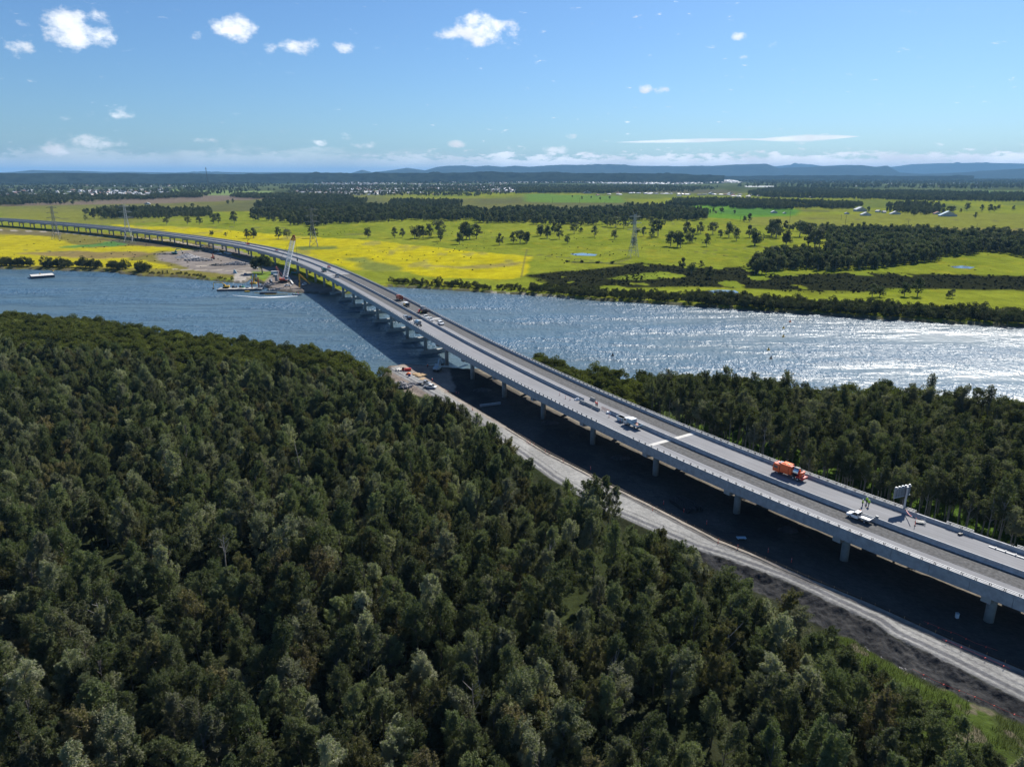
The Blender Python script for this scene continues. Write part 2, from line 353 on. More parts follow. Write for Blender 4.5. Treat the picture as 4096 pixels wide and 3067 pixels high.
road_r = A([(4700,2935),(4096,2683),(3807,2562),(3500,2423),(3234,2313),(3022,2220),(2875,2160),(2600,2019),(2363,1900),(2181,1807),(2025,1709),(1860,1612),(1740,1540),(1600,1462)], 2.)
slope_b = A([(4700,3190),(4300,3000),(4030,2878),(3848,2801),(3564,2659),(3378,2562),(3230,2490),(3080,2400),(2950,2330),(2830,2270),(2700,2180)], 1.)
ROAD = road_l + road_r
SLOPE = A([(2700,2172),(2765,2194),(2904,2237),(3132,2321),(3500,2494),(3564,2542),(3807,2659),(4096,2809),(4700,3110)], 2.) + slope_b
near = (GY < 420) & (GY > 30) & (np.abs(GX) < 420)
nX, nY = GX[near], GY[near]
droad = np.where(inpoly(nX, nY, ROAD), 1, -1) * pdist(nX, nY, ROAD, True)
GZ[near] += .75 * sstep(droad, -3.2, .2) * (sdist[near] > 3) + (fbm(nX, nY, 3, 3, 9) - .5) * .25 * (sdist[near] > 1)
SPOILS = []
# ---- albedo
def C(*c): return np.array(c, float)
col = np.zeros(GX.shape + (3,)); 
F1 = fbm(GX, GY * .45, 60, 5, 21); F2 = fbm(GX, GY * .5, 260, 4, 31); F3 = fbm(GX, GY * .8, 16, 4, 41); F4 = fbm(GX, GY * .35, 1500, 4, 51)
def lay(mask, c, a=1.0):
    global col
    m_ = np.clip(mask, 0, 1)[..., None] * a; col = col * (1 - m_) + np.array(c) * m_
def soft(P, wid, warp=0.):
    P = np.array(P); bx0, by0 = P.min(0) - wid * 3 - warp; bx1, by1 = P.max(0) + wid * 3 + warp
    out = np.zeros(GX.shape); k = (GX > bx0) & (GX < bx1) & (GY > by0) & (GY < by1)
    x, y = GX[k], GY[k]
    d = pdist(x, y, list(map(tuple, P)), True) * np.where(inpoly(x, y, list(map(tuple, P))), 1, -1)
    if warp: d = d + (fbm(x, y * .7, warp * 2.2, 5, 77) - .5) * 2 * warp
    out[k] = sstep(d, -wid, wid); return out
GRASS = C(.162, .186, .020); YEL = C(.35, .305, .010); OLIVE = C(.13, .15, .045); BRN = C(.17, .125, .065); DARKG = C(.035, .040, .022)
lay(np.ones(GX.shape), GRASS)
lay(sstep(F1, .45, .7), C(.120, .152, .014), .7); lay(sstep(F3, .55, .75), C(.23, .21, .02), .5)
far = GY > 1700
lay(far * sstep(F2, .42, .6), C(.085, .11, .030), .7); lay(far * sstep(F4, .50, .62), C(.085, .075, .05), .6)
lay((RR > 3600) * 1., C(.035, .048, .022), .85); lay((RR > 3600) * sstep(F2, .50, .62), C(.10, .12, .04), .6)
lay((RR > 9000) * 1., C(.03, .042, .022), .8)
def nat(L, z=1.5): return A(L, z)
# far bank: yellow flowering paddocks
yA = nat([(430,896),(560,905),(700,906),(850,915),(1000,930),(1130,941),(1280,950),(1500,962),(1800,997),(2130,1027),(2112,1060),(2095,1100),(2000,1119),(1900,1116),(1750,1112),(1620,1085),(1420,1080),(1300,1045),(1150,1000),(900,960),(640,935)])
mA = soft(yA, 4, 9); lay(mA * sstep(F3 * .6 + F1 * .6, .40, .62), YEL); lay(mA, YEL, .72)
lay(mA * sstep(fbm(GX, GY * .3, 30, 4, 8), .62, .72), C(.22, .20, .05), .75)
lay(soft(nat([(1390,1035),(1450,1030),(1520,1050),(1610,1070),(1600,1085),(1450,1082)]), 8, 14), C(.12, .15, .04), .85)
lay(soft(nat([(1700,1062),(1850,1064),(2080,1050),(2080,1062),(1850,1078)]), 6, 12), C(.20, .17, .06), .8)
lay(soft(nat([(1180,985),(1340,985),(1360,995),(1200,1000)]), 6, 10), C(.09, .13, .04), .85)
yB = nat([(-700,895),(0,930),(200,948),(330,990),(560,985),(700,990),(800,1003),(770,1010),(640,1003),(600,1014),(480,1020),(520,1038),(680,1063),(705,1072),(600,1075),(400,1068),(200,1064),(-100,1060),(-700,1040)])
mB = soft(yB, 4, 12); lay(soft(nat([(-700,880),(0,905),(400,930),(650,950),(900,990),(950,1020),(1000,1110),(850,1112),(560,1098),(200,1075),(-700,1050)]), 6), C(.15, .13, .035), .9)
lay(mB, YEL, .88); lay(mB * sstep(F3, .5, .62), C(.25, .22, .02), .5)
lay(soft(nat([(60,1012),(250,1005),(560,1008),(620,1014),(560,1030),(400,1035),(200,1028)]), 6, 14), BRN, .85)
lay(soft(nat([(-300,915),(0,918),(150,922),(260,930),(250,942),(0,938),(-300,930)]), 5, 8), C(.13, .11, .06), .8)
lay(soft(nat([(215,990),(380,975),(500,958),(560,958),(570,972),(450,985),(300,992)]), 3, 8), C(.07, .17, .045), .9)
lay(soft(nat([(380,955),(600,962),(900,985),(880,998),(600,985),(520,978)]), 3, 6), C(.075, .062, .05), .85)
# far bank works: gravel pads and tracks
GRAV = C(.27, .235, .20); 
lay(soft(nat([(620,1016),(700,1004),(770,1000),(840,1003),(880,1010),(930,1022),(1010,1045),(1040,1075),(1060,1100),(930,1098),(800,1085),(640,1040)]), 3, 5), C(.20, .175, .155))
lay(soft(nat([(820,972),(950,1000),(1040,1035),(1130,1075),(1180,1110),(1260,1130),(1420,1178),(1240,1180),(1090,1160),(1060,1140),(1085,1110),(1050,1085),(1000,1040),(900,1005)]), 2, 3), C(.19, .17, .155))
for P, wd_ in (([(-300,905),(0,920),(250,930),(400,945),(560,953),(680,962),(780,983),(850,1003),(870,1015)], 3.0), ([(700,1078),(800,1080),(960,1083),(1000,1090),(985,1110),(965,1132)], 2.2), ([(800,1065),(880,1055),(950,1052),(1010,1060)], 3.)):
    P = nat(P); k = (GX > -1400) & (GX < 0) & (GY > 450) & (GY < 1400); d = np.full(GX.shape, 1e9); d[k] = pdist(GX[k], GY[k], P); lay(1 - sstep(d, wd_, wd_ + 1.2), C(.33, .29, .24))
lay(soft(nat([(940,1090),(1005,1092),(985,1136),(930,1133)]), 1), C(.34, .31, .27))
lay(soft(nat([(1010,1086),(1090,1086),(1095,1105),(1050,1118),(1010,1112)]), 2), C(.13, .19, .035))
lay(soft(nat([(1040,1148),(1085,1098),(1140,1090),(1190,1105),(1235,1150),(1230,1180),(1060,1180)]), 1.5), C(.19, .165, .145))
# marsh and its dark rushes
MA = nat([(2110,1102),(2180,1092),(2400,1075),(2500,1060),(2560,1052),(2700,1062),(2850,1068),(3050,1068),(3150,1100),(3400,1090),(3700,1095),(4400,1110),(4400,1165),(3900,1158),(3600,1155),(3420,1172),(3250,1178),(3080,1160),(2850,1148),(2600,1150),(2350,1155),(2180,1140)])
mM = soft(MA, 5, 7); pat = fbm(GX, GY * .55, 34, 4, 61)
q75 = np.quantile(pat[mM > .5], .91); lay(mM * sstep(pat, q75 + .02, q75 - .02), DARKG * .42, .98); lay(mM * sstep(pat, q75, q75 + .05), C(.14, .18, .02), .8)
lay(soft(nat([(2430,1115),(2560,1095),(2640,1085),(2700,1100),(2640,1118),(2500,1120)]), 4, 6), C(.15, .19, .022), .9)
for P in ([(2280,1050),(2420,1055),(2550,1062),(2550,1057),(2400,1051),(2290,1046)],): lay(soft(nat(P), 2, 2), DARKG)
lay(soft(nat([(2650,1148),(4400,1190),(4400,1240),(2650,1180)]), 4, 4), C(.18, .205, .022), .7)
# pale and bright paddocks further off
lay(soft(nat([(2740,822),(2950,815),(3200,838),(3180,870),(3000,880),(2800,868)]), 12), C(.09, .19, .02)); lay(soft(nat([(2830,845),(2980,832),(3200,842),(3180,858),(2950,862)]), 9), C(.06, .14, .03), .8)
lay(soft(nat([(2980,870),(3700,848),(4400,860),(4400,930),(3700,925),(3300,912),(3000,900)]), 14), C(.155, .165, .03)); lay(soft(nat([(3540,905),(4000,915),(4400,925),(4400,955),(3900,945),(3500,925)]), 14), C(.17, .145, .05), .8)
lay(soft(nat([(2100,775),(2480,785),(2500,812),(2100,808)]), 20), C(.10, .17, .03)); lay(soft(nat([(0,825),(620,815),(1000,800),(1120,788),(1050,775),(700,785),(300,805),(0,815)]), 20), C(.15, .115, .09), .9)
lay(soft(nat([(680,760),(1090,765),(1080,782),(720,780)]), 20), C(.15, .20, .07)); lay(soft(nat([(2250,755),(2900,760),(3000,778),(2300,772)]), 30), C(.09, .085, .055), .8)
lay(soft(nat([(3450,760),(4400,768),(4400,790),(3700,788)]), 30), C(.12, .19, .06)); lay(soft(nat([(0,840),(300,835),(500,870),(800,880),(400,900),(0,885)]), 14), C(.15, .15, .035), .7)
lay(soft(nat([(2980,745),(3130,747),(3120,750),(2985,749)]), 10), C(.6, .62, .62))
for P, wd_ in (([(2105,1025),(2160,1020),(2300,1035),(2450,1055),(2520,1035)], 1.2), ([(2110,995),(2100,1030),(2085,1110)], .1), ([(600,922),(900,908),(1150,912)], 1.5), ([(250,815),(500,800),(800,785)], 5), ([(2750,1010),(3100,985),(3400,975)], .8), ([(2150,930),(2500,905),(2800,890)], 1.), ([(1300,940),(1700,930),(2100,960)], .7), ([(3000,905),(3500,900),(4096,915)], 1.2), ([(3100,870),(3400,878),(3900,880),(4096,890)], 1.2), ([(0,880),(300,875),(600,890)], 1.), ([(2450,1000),(2800,1010),(3050,1040)], .6), ([(2900,820),(2860,850),(2820,870)], .8), ([(80,1000),(300,1010),(520,1000)], .8)):
    P = nat(P); k = (GY > 500) & (GY < 3500); d = np.full(GX.shape, 1e9); d[k] = pdist(GX[k], GY[k], P); lay(1 - sstep(d, wd_, wd_ + 1.5), C(.10, .10, .05), .7)
# near bank
nb = (sdist > 0) & (GY < 430) & ((GX * .0 + GY) < 430)
nearbank = nb & (GY < 360 + .0 * GX)
side = pdist(GX[near], GY[near], NB); ndn = np.zeros(GX.shape); ndn[near] = side
isnear = near & ~rin & (GY < np.interp(GX, [p[0] for p in sorted(NB)], [p[1] for p in sorted(NB)]) + 2)
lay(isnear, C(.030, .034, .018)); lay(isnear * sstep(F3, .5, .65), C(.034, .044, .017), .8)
# offset from the bridge axis
ii = np.arange(0, 560, 4); ax = list(zip(cx[ii], cy[ii])); k = near; dax = np.full(GX.shape, 1e9); dax[k] = pdist(GX[k], GY[k], ax)
sgn = np.zeros(GX.shape); 
jj = np.array([0]); xs_ = GX[k]; ys_ = GY[k]
best = np.full(xs_.shape, 1e18); off = np.zeros(xs_.shape)
for i in range(0, 560, 6):
    d2 = (xs_ - cx[i]) ** 2 + (ys_ - cy[i]) ** 2; m_ = d2 < best; best[m_] = d2[m_]; o_ = (xs_ - cx[i]) * ty_[i] - (ys_ - cy[i]) * tx_[i]; off[m_] = o_[m_]
OFF = np.full(GX.shape, 1e9); OFF[k] = off
cor = isnear & (OFF > -60) & (OFF < 13.5)
roadside = np.zeros(GX.shape); roadside[near] = sstep(droad, -1, 0)
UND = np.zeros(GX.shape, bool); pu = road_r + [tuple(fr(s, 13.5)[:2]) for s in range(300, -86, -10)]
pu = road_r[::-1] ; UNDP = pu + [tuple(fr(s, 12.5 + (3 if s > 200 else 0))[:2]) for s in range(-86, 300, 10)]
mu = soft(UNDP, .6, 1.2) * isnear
lay(mu, C(.085, .078, .07)); lay(mu * sstep(F3, .5, .7), C(.05, .047, .045), .8)  # brown gravel, its colour darkened to stand in for shade under the deck
lay(mu * sstep(OFF, 1, 6) * (1 - sstep(F3, .62, .72)), C(.33, .29, .23), .85)  # paler tan paints in the sunlit ground on the far side
pad = soft(A([(1520,1462),(1640,1450),(1800,1468),(1820,1560),(1700,1590),(1620,1560)], 2), .8, 1.2) * isnear; lay(pad, C(.26, .215, .18))
dk = soft(SLOPE, .7, .8); GZ = GZ + dk * ((fbm(GX, GY, 1.4, 4, 19) - .5) * 1.3 + (fbm(GX, GY, .9, 2, 29) - .5) * .5); lay(dk, C(.037, .037, .038)); lay(dk * sstep(fbm(GX, GY, 1.6, 3, 3), .5, .65), C(.056, .055, .054), .8)
gs = soft(slope_b[::-1] + A([(3100,2330),(3150,2480),(3330,2560),(3420,2700),(3700,2850),(4100,3060),(4700,3400)], 1.)[::-1], .5, 1.5) * isnear
gs2 = soft(A([(3330,2560),(3400,2560),(3560,2665),(3850,2808),(4030,2884),(4700,3200),(4700,3500),(4000,3067),(3700,2960),(3500,2800)], 1.), .6, 2.) * isnear
lay(gs2, C(.05, .065, .020), .95); lay(gs2 * sstep(F3, .5, .62), C(.065, .095, .02), .7); lay(gs2 * sstep(fbm(GX, GY, 3, 3, 13), .58, .7), C(.15, .125, .09), .8)
gd = np.zeros(GX.shape); gd[near] = sstep(droad, -.3, .3); lay(gd, C(.285, .28, .265))
dl = np.full(GX.shape, 1e9); dl[near] = pdist(GX[near], GY[near], road_l); dr_ = np.full(GX.shape, 1e9); dr_[near] = pdist(GX[near], GY[near], road_r)
wob = (fbm(GX, GY, 20, 3, 90) - .5) * 2
for q, wd_, al in ((1.9, .75, 1.), (3.9, .3, .6), (.3, .5, .8)): lay(gd * (1 - sstep(np.abs(dl + wob * .35 - q), wd_ * .6, wd_)), C(.135, .135, .14), al)
lay(gd * (1 - sstep(np.abs(dr_ + wob * .3 - 1.7), .45, .8)) * (GX > 25), C(.09, .09, .09), .9)
lay(gd * (1 - sstep(dr_, 1.0, 2.2)), C(.30, .26, .215), .8)
rf = near & (OFF > 13) & isnear; lay(rf, C(.05, .07, .022)); lay(rf * sstep(F3, .47, .58), C(.07, .12, .02), .9)
# shores
lay((sdist < 3.2) & (sdist > -3) , C(.10, .09, .07), .8); lay((sdist < .9) & (sdist > -.6) & (GX > -60) & (GX < 120) & (GY > 500) & (F1 > .47), C(.42, .38, .33), .9)
lay(sdist < -.8, C(.05, .06, .05))
nr, ncol = GX.shape
V = np.stack([GX, GY, GZ], -1).reshape(-1, 3).astype(np.float32)
idx = np.arange(nr * ncol).reshape(nr, ncol); a_ = idx[:-1, :-1].ravel(); b_ = idx[:-1, 1:].ravel(); c_ = idx[1:, 1:].ravel(); d_ = idx[1:, :-1].ravel()
Fq = np.stack([a_, b_, c_, d_][::-1], -1).astype(np.int32)
def npmesh(name, V, Fq, mt, color=None, smooth=True):
    me = bpy.data.meshes.new(name); me.vertices.add(len(V)); me.vertices.foreach_set('co', np.ascontiguousarray(V, np.float32).ravel())
    k_ = Fq.shape[1]; me.loops.add(Fq.size); me.loops.foreach_set('vertex_index', np.ascontiguousarray(Fq, np.int32).ravel()); me.polygons.add(len(Fq))
    me.polygons.foreach_set('loop_start', np.arange(0, Fq.size, k_, dtype=np.int32)); me.polygons.foreach_set('loop_total', np.full(len(Fq), k_, np.int32))
    me.update(calc_edges=True)
    if smooth: me.polygons.foreach_set('use_smooth', np.ones(len(Fq), bool))
    if color is not None:
        at_ = me.color_attributes.new('albedo', 'FLOAT_COLOR', 'POINT'); cc = np.ones((len(V), 4), np.float32); cc[:, :3] = color; at_.data.foreach_set('color', cc.ravel())
    for q in (mt if isinstance(mt, (list, tuple)) else [mt]): me.materials.append(q)
    return me
gm = bpy.data.materials.new('ground'); gm.use_nodes = True; n = NT(gm.node_tree)
at_ = n.n('ShaderNodeAttribute', attribute_name='albedo'); tcn = n.n('ShaderNodeTexCoord'); v = tcn.outputs['Object']
mp = n.n('ShaderNodeMapping', i_0=v); mp.inputs['Scale'].default_value = (1, .6, 1)
a1 = n.noise(v, .9, 5, .7); a2 = n.noise(mp.outputs[0], .10, 5, .65); a3 = n.noise(mp.outputs[0], .02, 4, .6)
k1 = n.m('MULTIPLY', n.mr(a1, .3, .7, .78, 1.22), n.m('MULTIPLY', n.mr(a2, .3, .7, .76, 1.22), n.mr(a3, .3, .7, .88, 1.1)))
c1 = n.mix(1.0, at_.outputs['Color'], n.n('ShaderNodeCombineColor', i_0=k1, i_1=k1, i_2=k1).outputs[0], 'MULTIPLY')
hg = n.m('ADD', n.m('MULTIPLY', n.noise(v, 1.6, 4, .7), .25), n.m('MULTIPLY', n.noise(v, .35, 4, .6), .5))
bn = n.n('ShaderNodeBump', i_Strength=.8, i_Distance=1.0, i_Height=hg)
b = n.n('ShaderNodeBsdfPrincipled', i_Roughness=.95, i_Base_Color=c1, i_Normal=bn); b.inputs['Specular IOR Level'].default_value = 0.0
n.n('ShaderNodeOutputMaterial', i_0=b)
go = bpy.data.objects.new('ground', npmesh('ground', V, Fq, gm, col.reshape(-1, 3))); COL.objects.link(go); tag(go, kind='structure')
# ------------------------------------------------------------------ water
wm = bpy.data.materials.new('river_water'); wm.use_nodes = True; n = NT(wm.node_tree)
v = n.n('ShaderNodeTexCoord').outputs['Object']
mp = n.n('ShaderNodeMapping', i_0=v); mp.inputs['Rotation'].default_value = (0, 0, R(25)); mp.inputs['Scale'].default_value = (1, .45, 1)
mg = n.n('ShaderNodeMapping', i_0=v); mg.inputs['Rotation'].default_value = (0, 0, R(-12)); mg.inputs['Scale'].default_value = (.45, 1.1, 1)
gust = n.noise(mg.outputs[0], .022, 4, .55); gust2 = n.noise(mg.outputs[0], .006, 3, .5)
gk = n.m('MULTIPLY', n.mr(gust, .38, .62, .22, 1.3), n.mr(gust2, .3, .7, .7, 1.2))
w1 = n.noise(mp.outputs[0], .55, 3, .6); w2 = n.noise(mp.outputs[0], .16, 2, .5); w3 = n.noise(mp.outputs[0], 1.6, 2, .5)
hh_ = n.m('MULTIPLY', n.m('ADD', n.m('ADD', n.m('MULTIPLY', w1, .55), n.m('MULTIPLY', w2, .8)), n.m('MULTIPLY', w3, .16)), gk)
bn = n.n('ShaderNodeBump', i_Strength=1.0, i_Distance=2.3, i_Height=hh_)
b = n.n('ShaderNodeBsdfPrincipled', i_Roughness=.33, i_IOR=1.33, i_Normal=bn); b.inputs['Specular IOR Level'].default_value = .5
n.put(b.inputs['Base Color'], n.mix(n.mr(gust, .35, .65), (.072, .108, .118), (.042, .096, .150)))
n.n('ShaderNodeOutputMaterial', i_0=b)
P = [tuple(p) for p in RIV]; cxm = np.mean([p[1] for p in P])
wbb = MB(); wbb.add([(-2500, 120, 0), (2500, 120, 0), (2500, 1300, 0), (-2500, 1300, 0)], [(0, 1, 2, 3)]); wo = wbb.build('river', wm); tag(wo, kind='structure')
ponds = [([(2820,1163),(2870,1158),(2940,1160),(2955,1168),(2940,1174),(2850,1172)], 'shallow pond lying in the pasture behind the far mangroves'),
         ([(2280,1015),(2330,1011),(2390,1017),(2380,1023),(2300,1021)], 'small farm dam in the open pasture right of the yellow paddock'),
         ([(3800,1065),(3850,1061),(3900,1068),(3880,1074),(3820,1071)], 'silver pool between the dark right hand woods')]
pm = mat('pond_water', (.09, .12, .15), .12, var=.1, scale=.05, bump=.02, bscale=.6)
for P, lb in ponds:
    q = A(P, 1.85); b_ = MB(); 
    b_.add([(x, y, 1.62) for x, y in q], [tuple(range(len(q)))]); o = b_.build('pond', pm); tag(o, kind='structure')
wk = MB(); L1 = A([(930,1181),(1040,1190),(1100,1189),(1190,1184)], 0); 
for i in range(3):
    (x0, y0), (x1, y1) = L1[i], L1[i + 1]; a = (.15, .5, 1.1, .4)[i]; b2 = (.15, .5, 1.1, .4)[i + 1]; wk.add([(x0, y0 - a * 1.6, .05), (x1, y1 - b2 * 1.6, .05), (x1, y1 + b2 * 1.6, .05), (x0, y0 + a * 1.6, .05)], [(0, 1, 2, 3)])
tag(wk.build('boat_wake', 'foam'), kind='structure')
# ------------------------------------------------------------------ hills and ridges
def ridge(name, prof, D, depth, base, colr, rug=.12, seed=1, n_a=420, label=None):
    az_ = [azel(x, 690)[0] for x, y in prof]; he = [CAMZ + D * math.tan(azel(x, y)[1]) / math.cos(0) for x, y in prof]
    a = np.linspace(az_[0], az_[-1], n_a); h0 = np.interp(a, az_, he); t = np.linspace(0, 1, 26); AA_, TT = np.meshgrid(a, t)
    Rr = D + (TT - .5) * depth * 2 * (1 + .15 * np.sin(AA_ * 9 + seed)); X = Rr * np.sin(AA_); Y = Rr * np.cos(AA_)
    shp = np.where(TT < .5, np.sin(TT * math.pi) ** .9, 1 - .5 * (TT - .5)); f = fbm(X, Y, depth * .32, 6, seed); f2 = 1 - np.abs(2 * fbm(X * 1.5, Y * .8, depth * .5, 4, seed + 9) - 1)
    H = (np.interp(AA_, az_, he) - base) * shp; Z = base + H * (1 + (f - .5) * 1.1 * (1 - np.exp(-((TT - .5) / .16) ** 2)) - .5 * (1 - f2) * (1 - np.exp(-((TT - .5) / .14) ** 2))) + (f - .5) * rug * np.maximum(h0.mean() - base, 20) * .25
    Z[0] = base - 5; Z[-1] = base - 5
    V = np.stack([X, Y, Z], -1).reshape(-1, 3); ix = np.arange(X.size).reshape(X.shape); q = np.stack([ix[:-1, :-1].ravel(), ix[:-1, 1:].ravel(), ix[1:, 1:].ravel(), ix[1:, :-1].ravel()], -1)
    o = bpy.data.objects.new(name, npmesh(name, V, q, colr)); COL.objects.link(o); tag(o, label, None, None, 'structure'); return o
hm = mat('hill_forest', (.016, .024, .022), .95, var=.3, scale=.0012, bump=25, bscale=.002, col2=(.035, .046, .036), spec=0)
hd = mat('ridge_forest', (.018, .026, .018), .95, var=.35, scale=.01, bump=3, bscale=.03, spec=0)
ridge('mountains', [(2950,692),(3080,668),(3200,655),(3290,665),(3380,660),(3520,672),(3600,664),(3640,658),(3740,654),(3900,652),(4096,655),(4500,658),(5200,690)], 31000, 2800, 0, hm, seed=4)
ridge('hills', [(1330,700),(1400,694),(1450,680),(1490,690),(1560,682),(1630,672),(1700,682),(1750,668),(1790,664),(1860,662),(1900,667),(1950,662),(2010,668),(2060,663),(2120,668),(2200,662),(2300,662),(2440,658),(2520,664),(2700,666),(2850,664),(2940,658),(3065,656),(3110,672),(3250,668),(3440,661),(3500,668),(3545,663),(3600,690),(3700,698)], 21000, 3600, 0, hm, seed=2, n_a=700)
ridge('hills', [(3480,702),(3600,692),(3700,696),(3850,690),(3960,682),(4096,674),(4300,668),(4600,680),(5200,690)], 19000, 2600, 0, hm, seed=7)
ridge('hills', [(-1500,688),(-300,684),(0,691),(60,688),(130,681),(200,683),(300,684),(420,688),(560,689),(700,691),(800,688),(1000,690),(1150,689),(1350,692),(1500,695)], 21000, 2500, 0, hm, seed=9)
ridge('hills', [(-1500,694),(-200,692),(300,694),(700,697),(1000,697),(1400,692),(1700,690),(1960,690),(2200,692),(2500,694),(2750,698),(2900,704)], 8200, 900, 0, hd, seed=12, n_a=900, rug=.9)
ridge('hills', [(3900,703),(3500,704),(3300,702),(3000,704),(2800,706)][::-1], 11000, 800, 0, hd, seed=14, rug=.9)
# ------------------------------------------------------------------ air
hb = MB(); hb.box(0, 10000, 262, 110000, 100000, 535); hz_o = hb.build('haze', mat('haze', (1, 1, 1))); tag(hz_o, kind='stuff')
hz_o.data.materials.clear(); hmt = bpy.data.materials.new('haze_air'); hmt.use_nodes = True; n = NT(hmt.node_tree)
pv = n.n('ShaderNodeVolumePrincipled'); pv.inputs['Density'].default_value = 3.4e-5; pv.inputs['Color'].default_value = (.30, .62, 1, 1); pv.inputs['Anisotropy'].default_value = .0
no = n.n('ShaderNodeOutputMaterial'); n.nt.links.new(pv.outputs[0], no.inputs['Volume']); hz_o.data.materials.append(hmt)
# ------------------------------------------------------------------ viaduct
def sweep(mb, prof, ss, k=0, closed=True, cap=True):
    n_ = len(prof); V = []
    for s in ss:
        x0, y0, z0 = fr(s); b = float(np.interp(s, SK, ty_)); a = float(np.interp(s, SK, tx_))
        V += [(x0 + b * o, y0 - a * o, z0 + z) for o, z in prof]
    F = []
    for i in range(len(ss) - 1):
        for j in range(n_ if closed else n_ - 1): q = (j + 1) % n_; F.append((i * n_ + j, i * n_ + q, (i + 1) * n_ + q, (i + 1) * n_ + j))
    if cap and closed: F += [tuple(range(n_))[::-1], tuple(range((len(ss) - 1) * n_, len(ss) * n_))]
    mb.add(V, F, k)
def rect(o0, o1, z0, z1): return [(o0, z0), (o1, z0), (o1, z1), (o0, z1)]
SS = list(np.arange(-84, 420, 4.)) + list(np.arange(420, 1670, 10.))
HB = empty('road_bridge', 'long curving twin carriageway concrete viaduct crossing the river, unfinished and without road markings', 'bridge', fr(60)[:2] + (0,))
INV = Matrix.Translation(-HB.location)
def bpart(mb, name, mt, **k):
    mb.v = [(x - HB.location.x, y - HB.location.y, z) for x, y, z in mb.v]; return mb.build(name, mt, HB, **k)
asph = mat('light_asphalt', (.20, .20, .208), .9, var=.05, scale=.12, bump=.01, bscale=14)
n = NT.__new__(NT); n.nt = asph.node_tree
dcoarse = mat('coarse_milled_asphalt', (.075, .074, .073), .95, var=.34, scale=1.5, bump=.03, bscale=3, det=8)
soff = mat('girder_concrete', (.30, .30, .29), .9, var=.08, scale=.4)
m_ = MB(); sweep(m_, rect(-10.06, 10.06, -.32, -.02), SS); bpart(m_, 'deck', soff)
for c in (-5, 5):
    for g in (-3.6, -1.2, 1.2, 3.6): m_ = MB(); sweep(m_, rect(c + g - .95, c + g + .95, -1.78, -.34), SS); bpart(m_, 'girder', soff)
def so_attr(o, ss, offs):
    a = o.data.attributes.new('so', 'FLOAT_VECTOR', 'POINT'); a.data.foreach_set('vector', np.array([(s, q, 0) for s in ss for q in offs], np.float32).ravel())
def lanes(m, k0, k1, st):
    n_ = NT.__new__(NT); n_.nt = m.node_tree; bs = [q for q in m.node_tree.nodes if q.type == 'BSDF_PRINCIPLED'][0]; src = bs.inputs['Base Color'].links[0].from_socket
    at2 = n_.n('ShaderNodeAttribute', attribute_name='so'); mp_ = n_.n('ShaderNodeMapping', i_0=at2.outputs['Vector']); mp_.inputs['Scale'].default_value = (.012, 1.3, 1); f1 = n_.noise(mp_.outputs[0], 1.0, 6, .7)
    mp2 = n_.n('ShaderNodeMapping', i_0=at2.outputs['Vector']); mp2.inputs['Scale'].default_value = (.06, .25, 1); f2 = n_.noise(mp2.outputs[0], 1.0, 4, .6)
    k_ = n_.m('MULTIPLY', n_.mr(f1, .3, .7, k0, k1), n_.mr(f2, .3, .7, 1 - st, 1 + st)); n_.put(bs.inputs['Base Color'], n_.mix(1.0, src, n_.n('ShaderNodeCombineColor', i_0=k_, i_1=k_, i_2=k_).outputs[0], 'MULTIPLY'))
lanes(asph, .78, 1.14, .10); lanes(dcoarse, .7, 1.3, .12)
m_ = MB(); OF = list(np.linspace(-9.84, 9.84, 9)); sweep(m_, [(q, 0) for q in OF], SS, closed=False); so_attr(bpart(m_, 'road_surface', asph), SS, OF)
J = []
for p in ((2700, 1755), (1700, 1278), (1340, 1098), (1080, 1012)): s_, o_ = on_deck(*p); J.append(float(s_))
def strip(o0, o1, s0, s1): q = list(np.linspace(s0, s1, max(2, int((s1 - s0) / 4)))); m_ = MB(); OF_ = [o0, o0, o1, o1]; sweep(m_, [(o0, 0), (o0, .03), (o1, .03), (o1, 0)], q, closed=False); so_attr(bpart(m_, 'coarse_asphalt', dcoarse), q, OF_)
strip(-5.3, -.42, -84, J[0] - .8); strip(4.1, 9.7, J[0] + .8, J[1] - 3); strip(-4.9, -.42, J[1] + .8, J[2] - .8); strip(.42, 9.7, J[1] + 3, J[2] - .8)
for j in J[:3] + [J[1] + 9]:
    m_ = MB(); o0, o1 = (.5, 5.0) if j == J[1] + 9 else (-9.8, 9.8)
    for a, b in ((o0, -.42), (.42, o1)):
        if a < b: sweep(m_, rect(max(a, o0), b, .0, .036), [j - .75, j, j + .75])
    bpart(m_, 'expansion_joint', 'joint')
darkline = mat('panel_joint', (.10, .10, .10), .9)
GAP = [(-1e3, -1e3)]
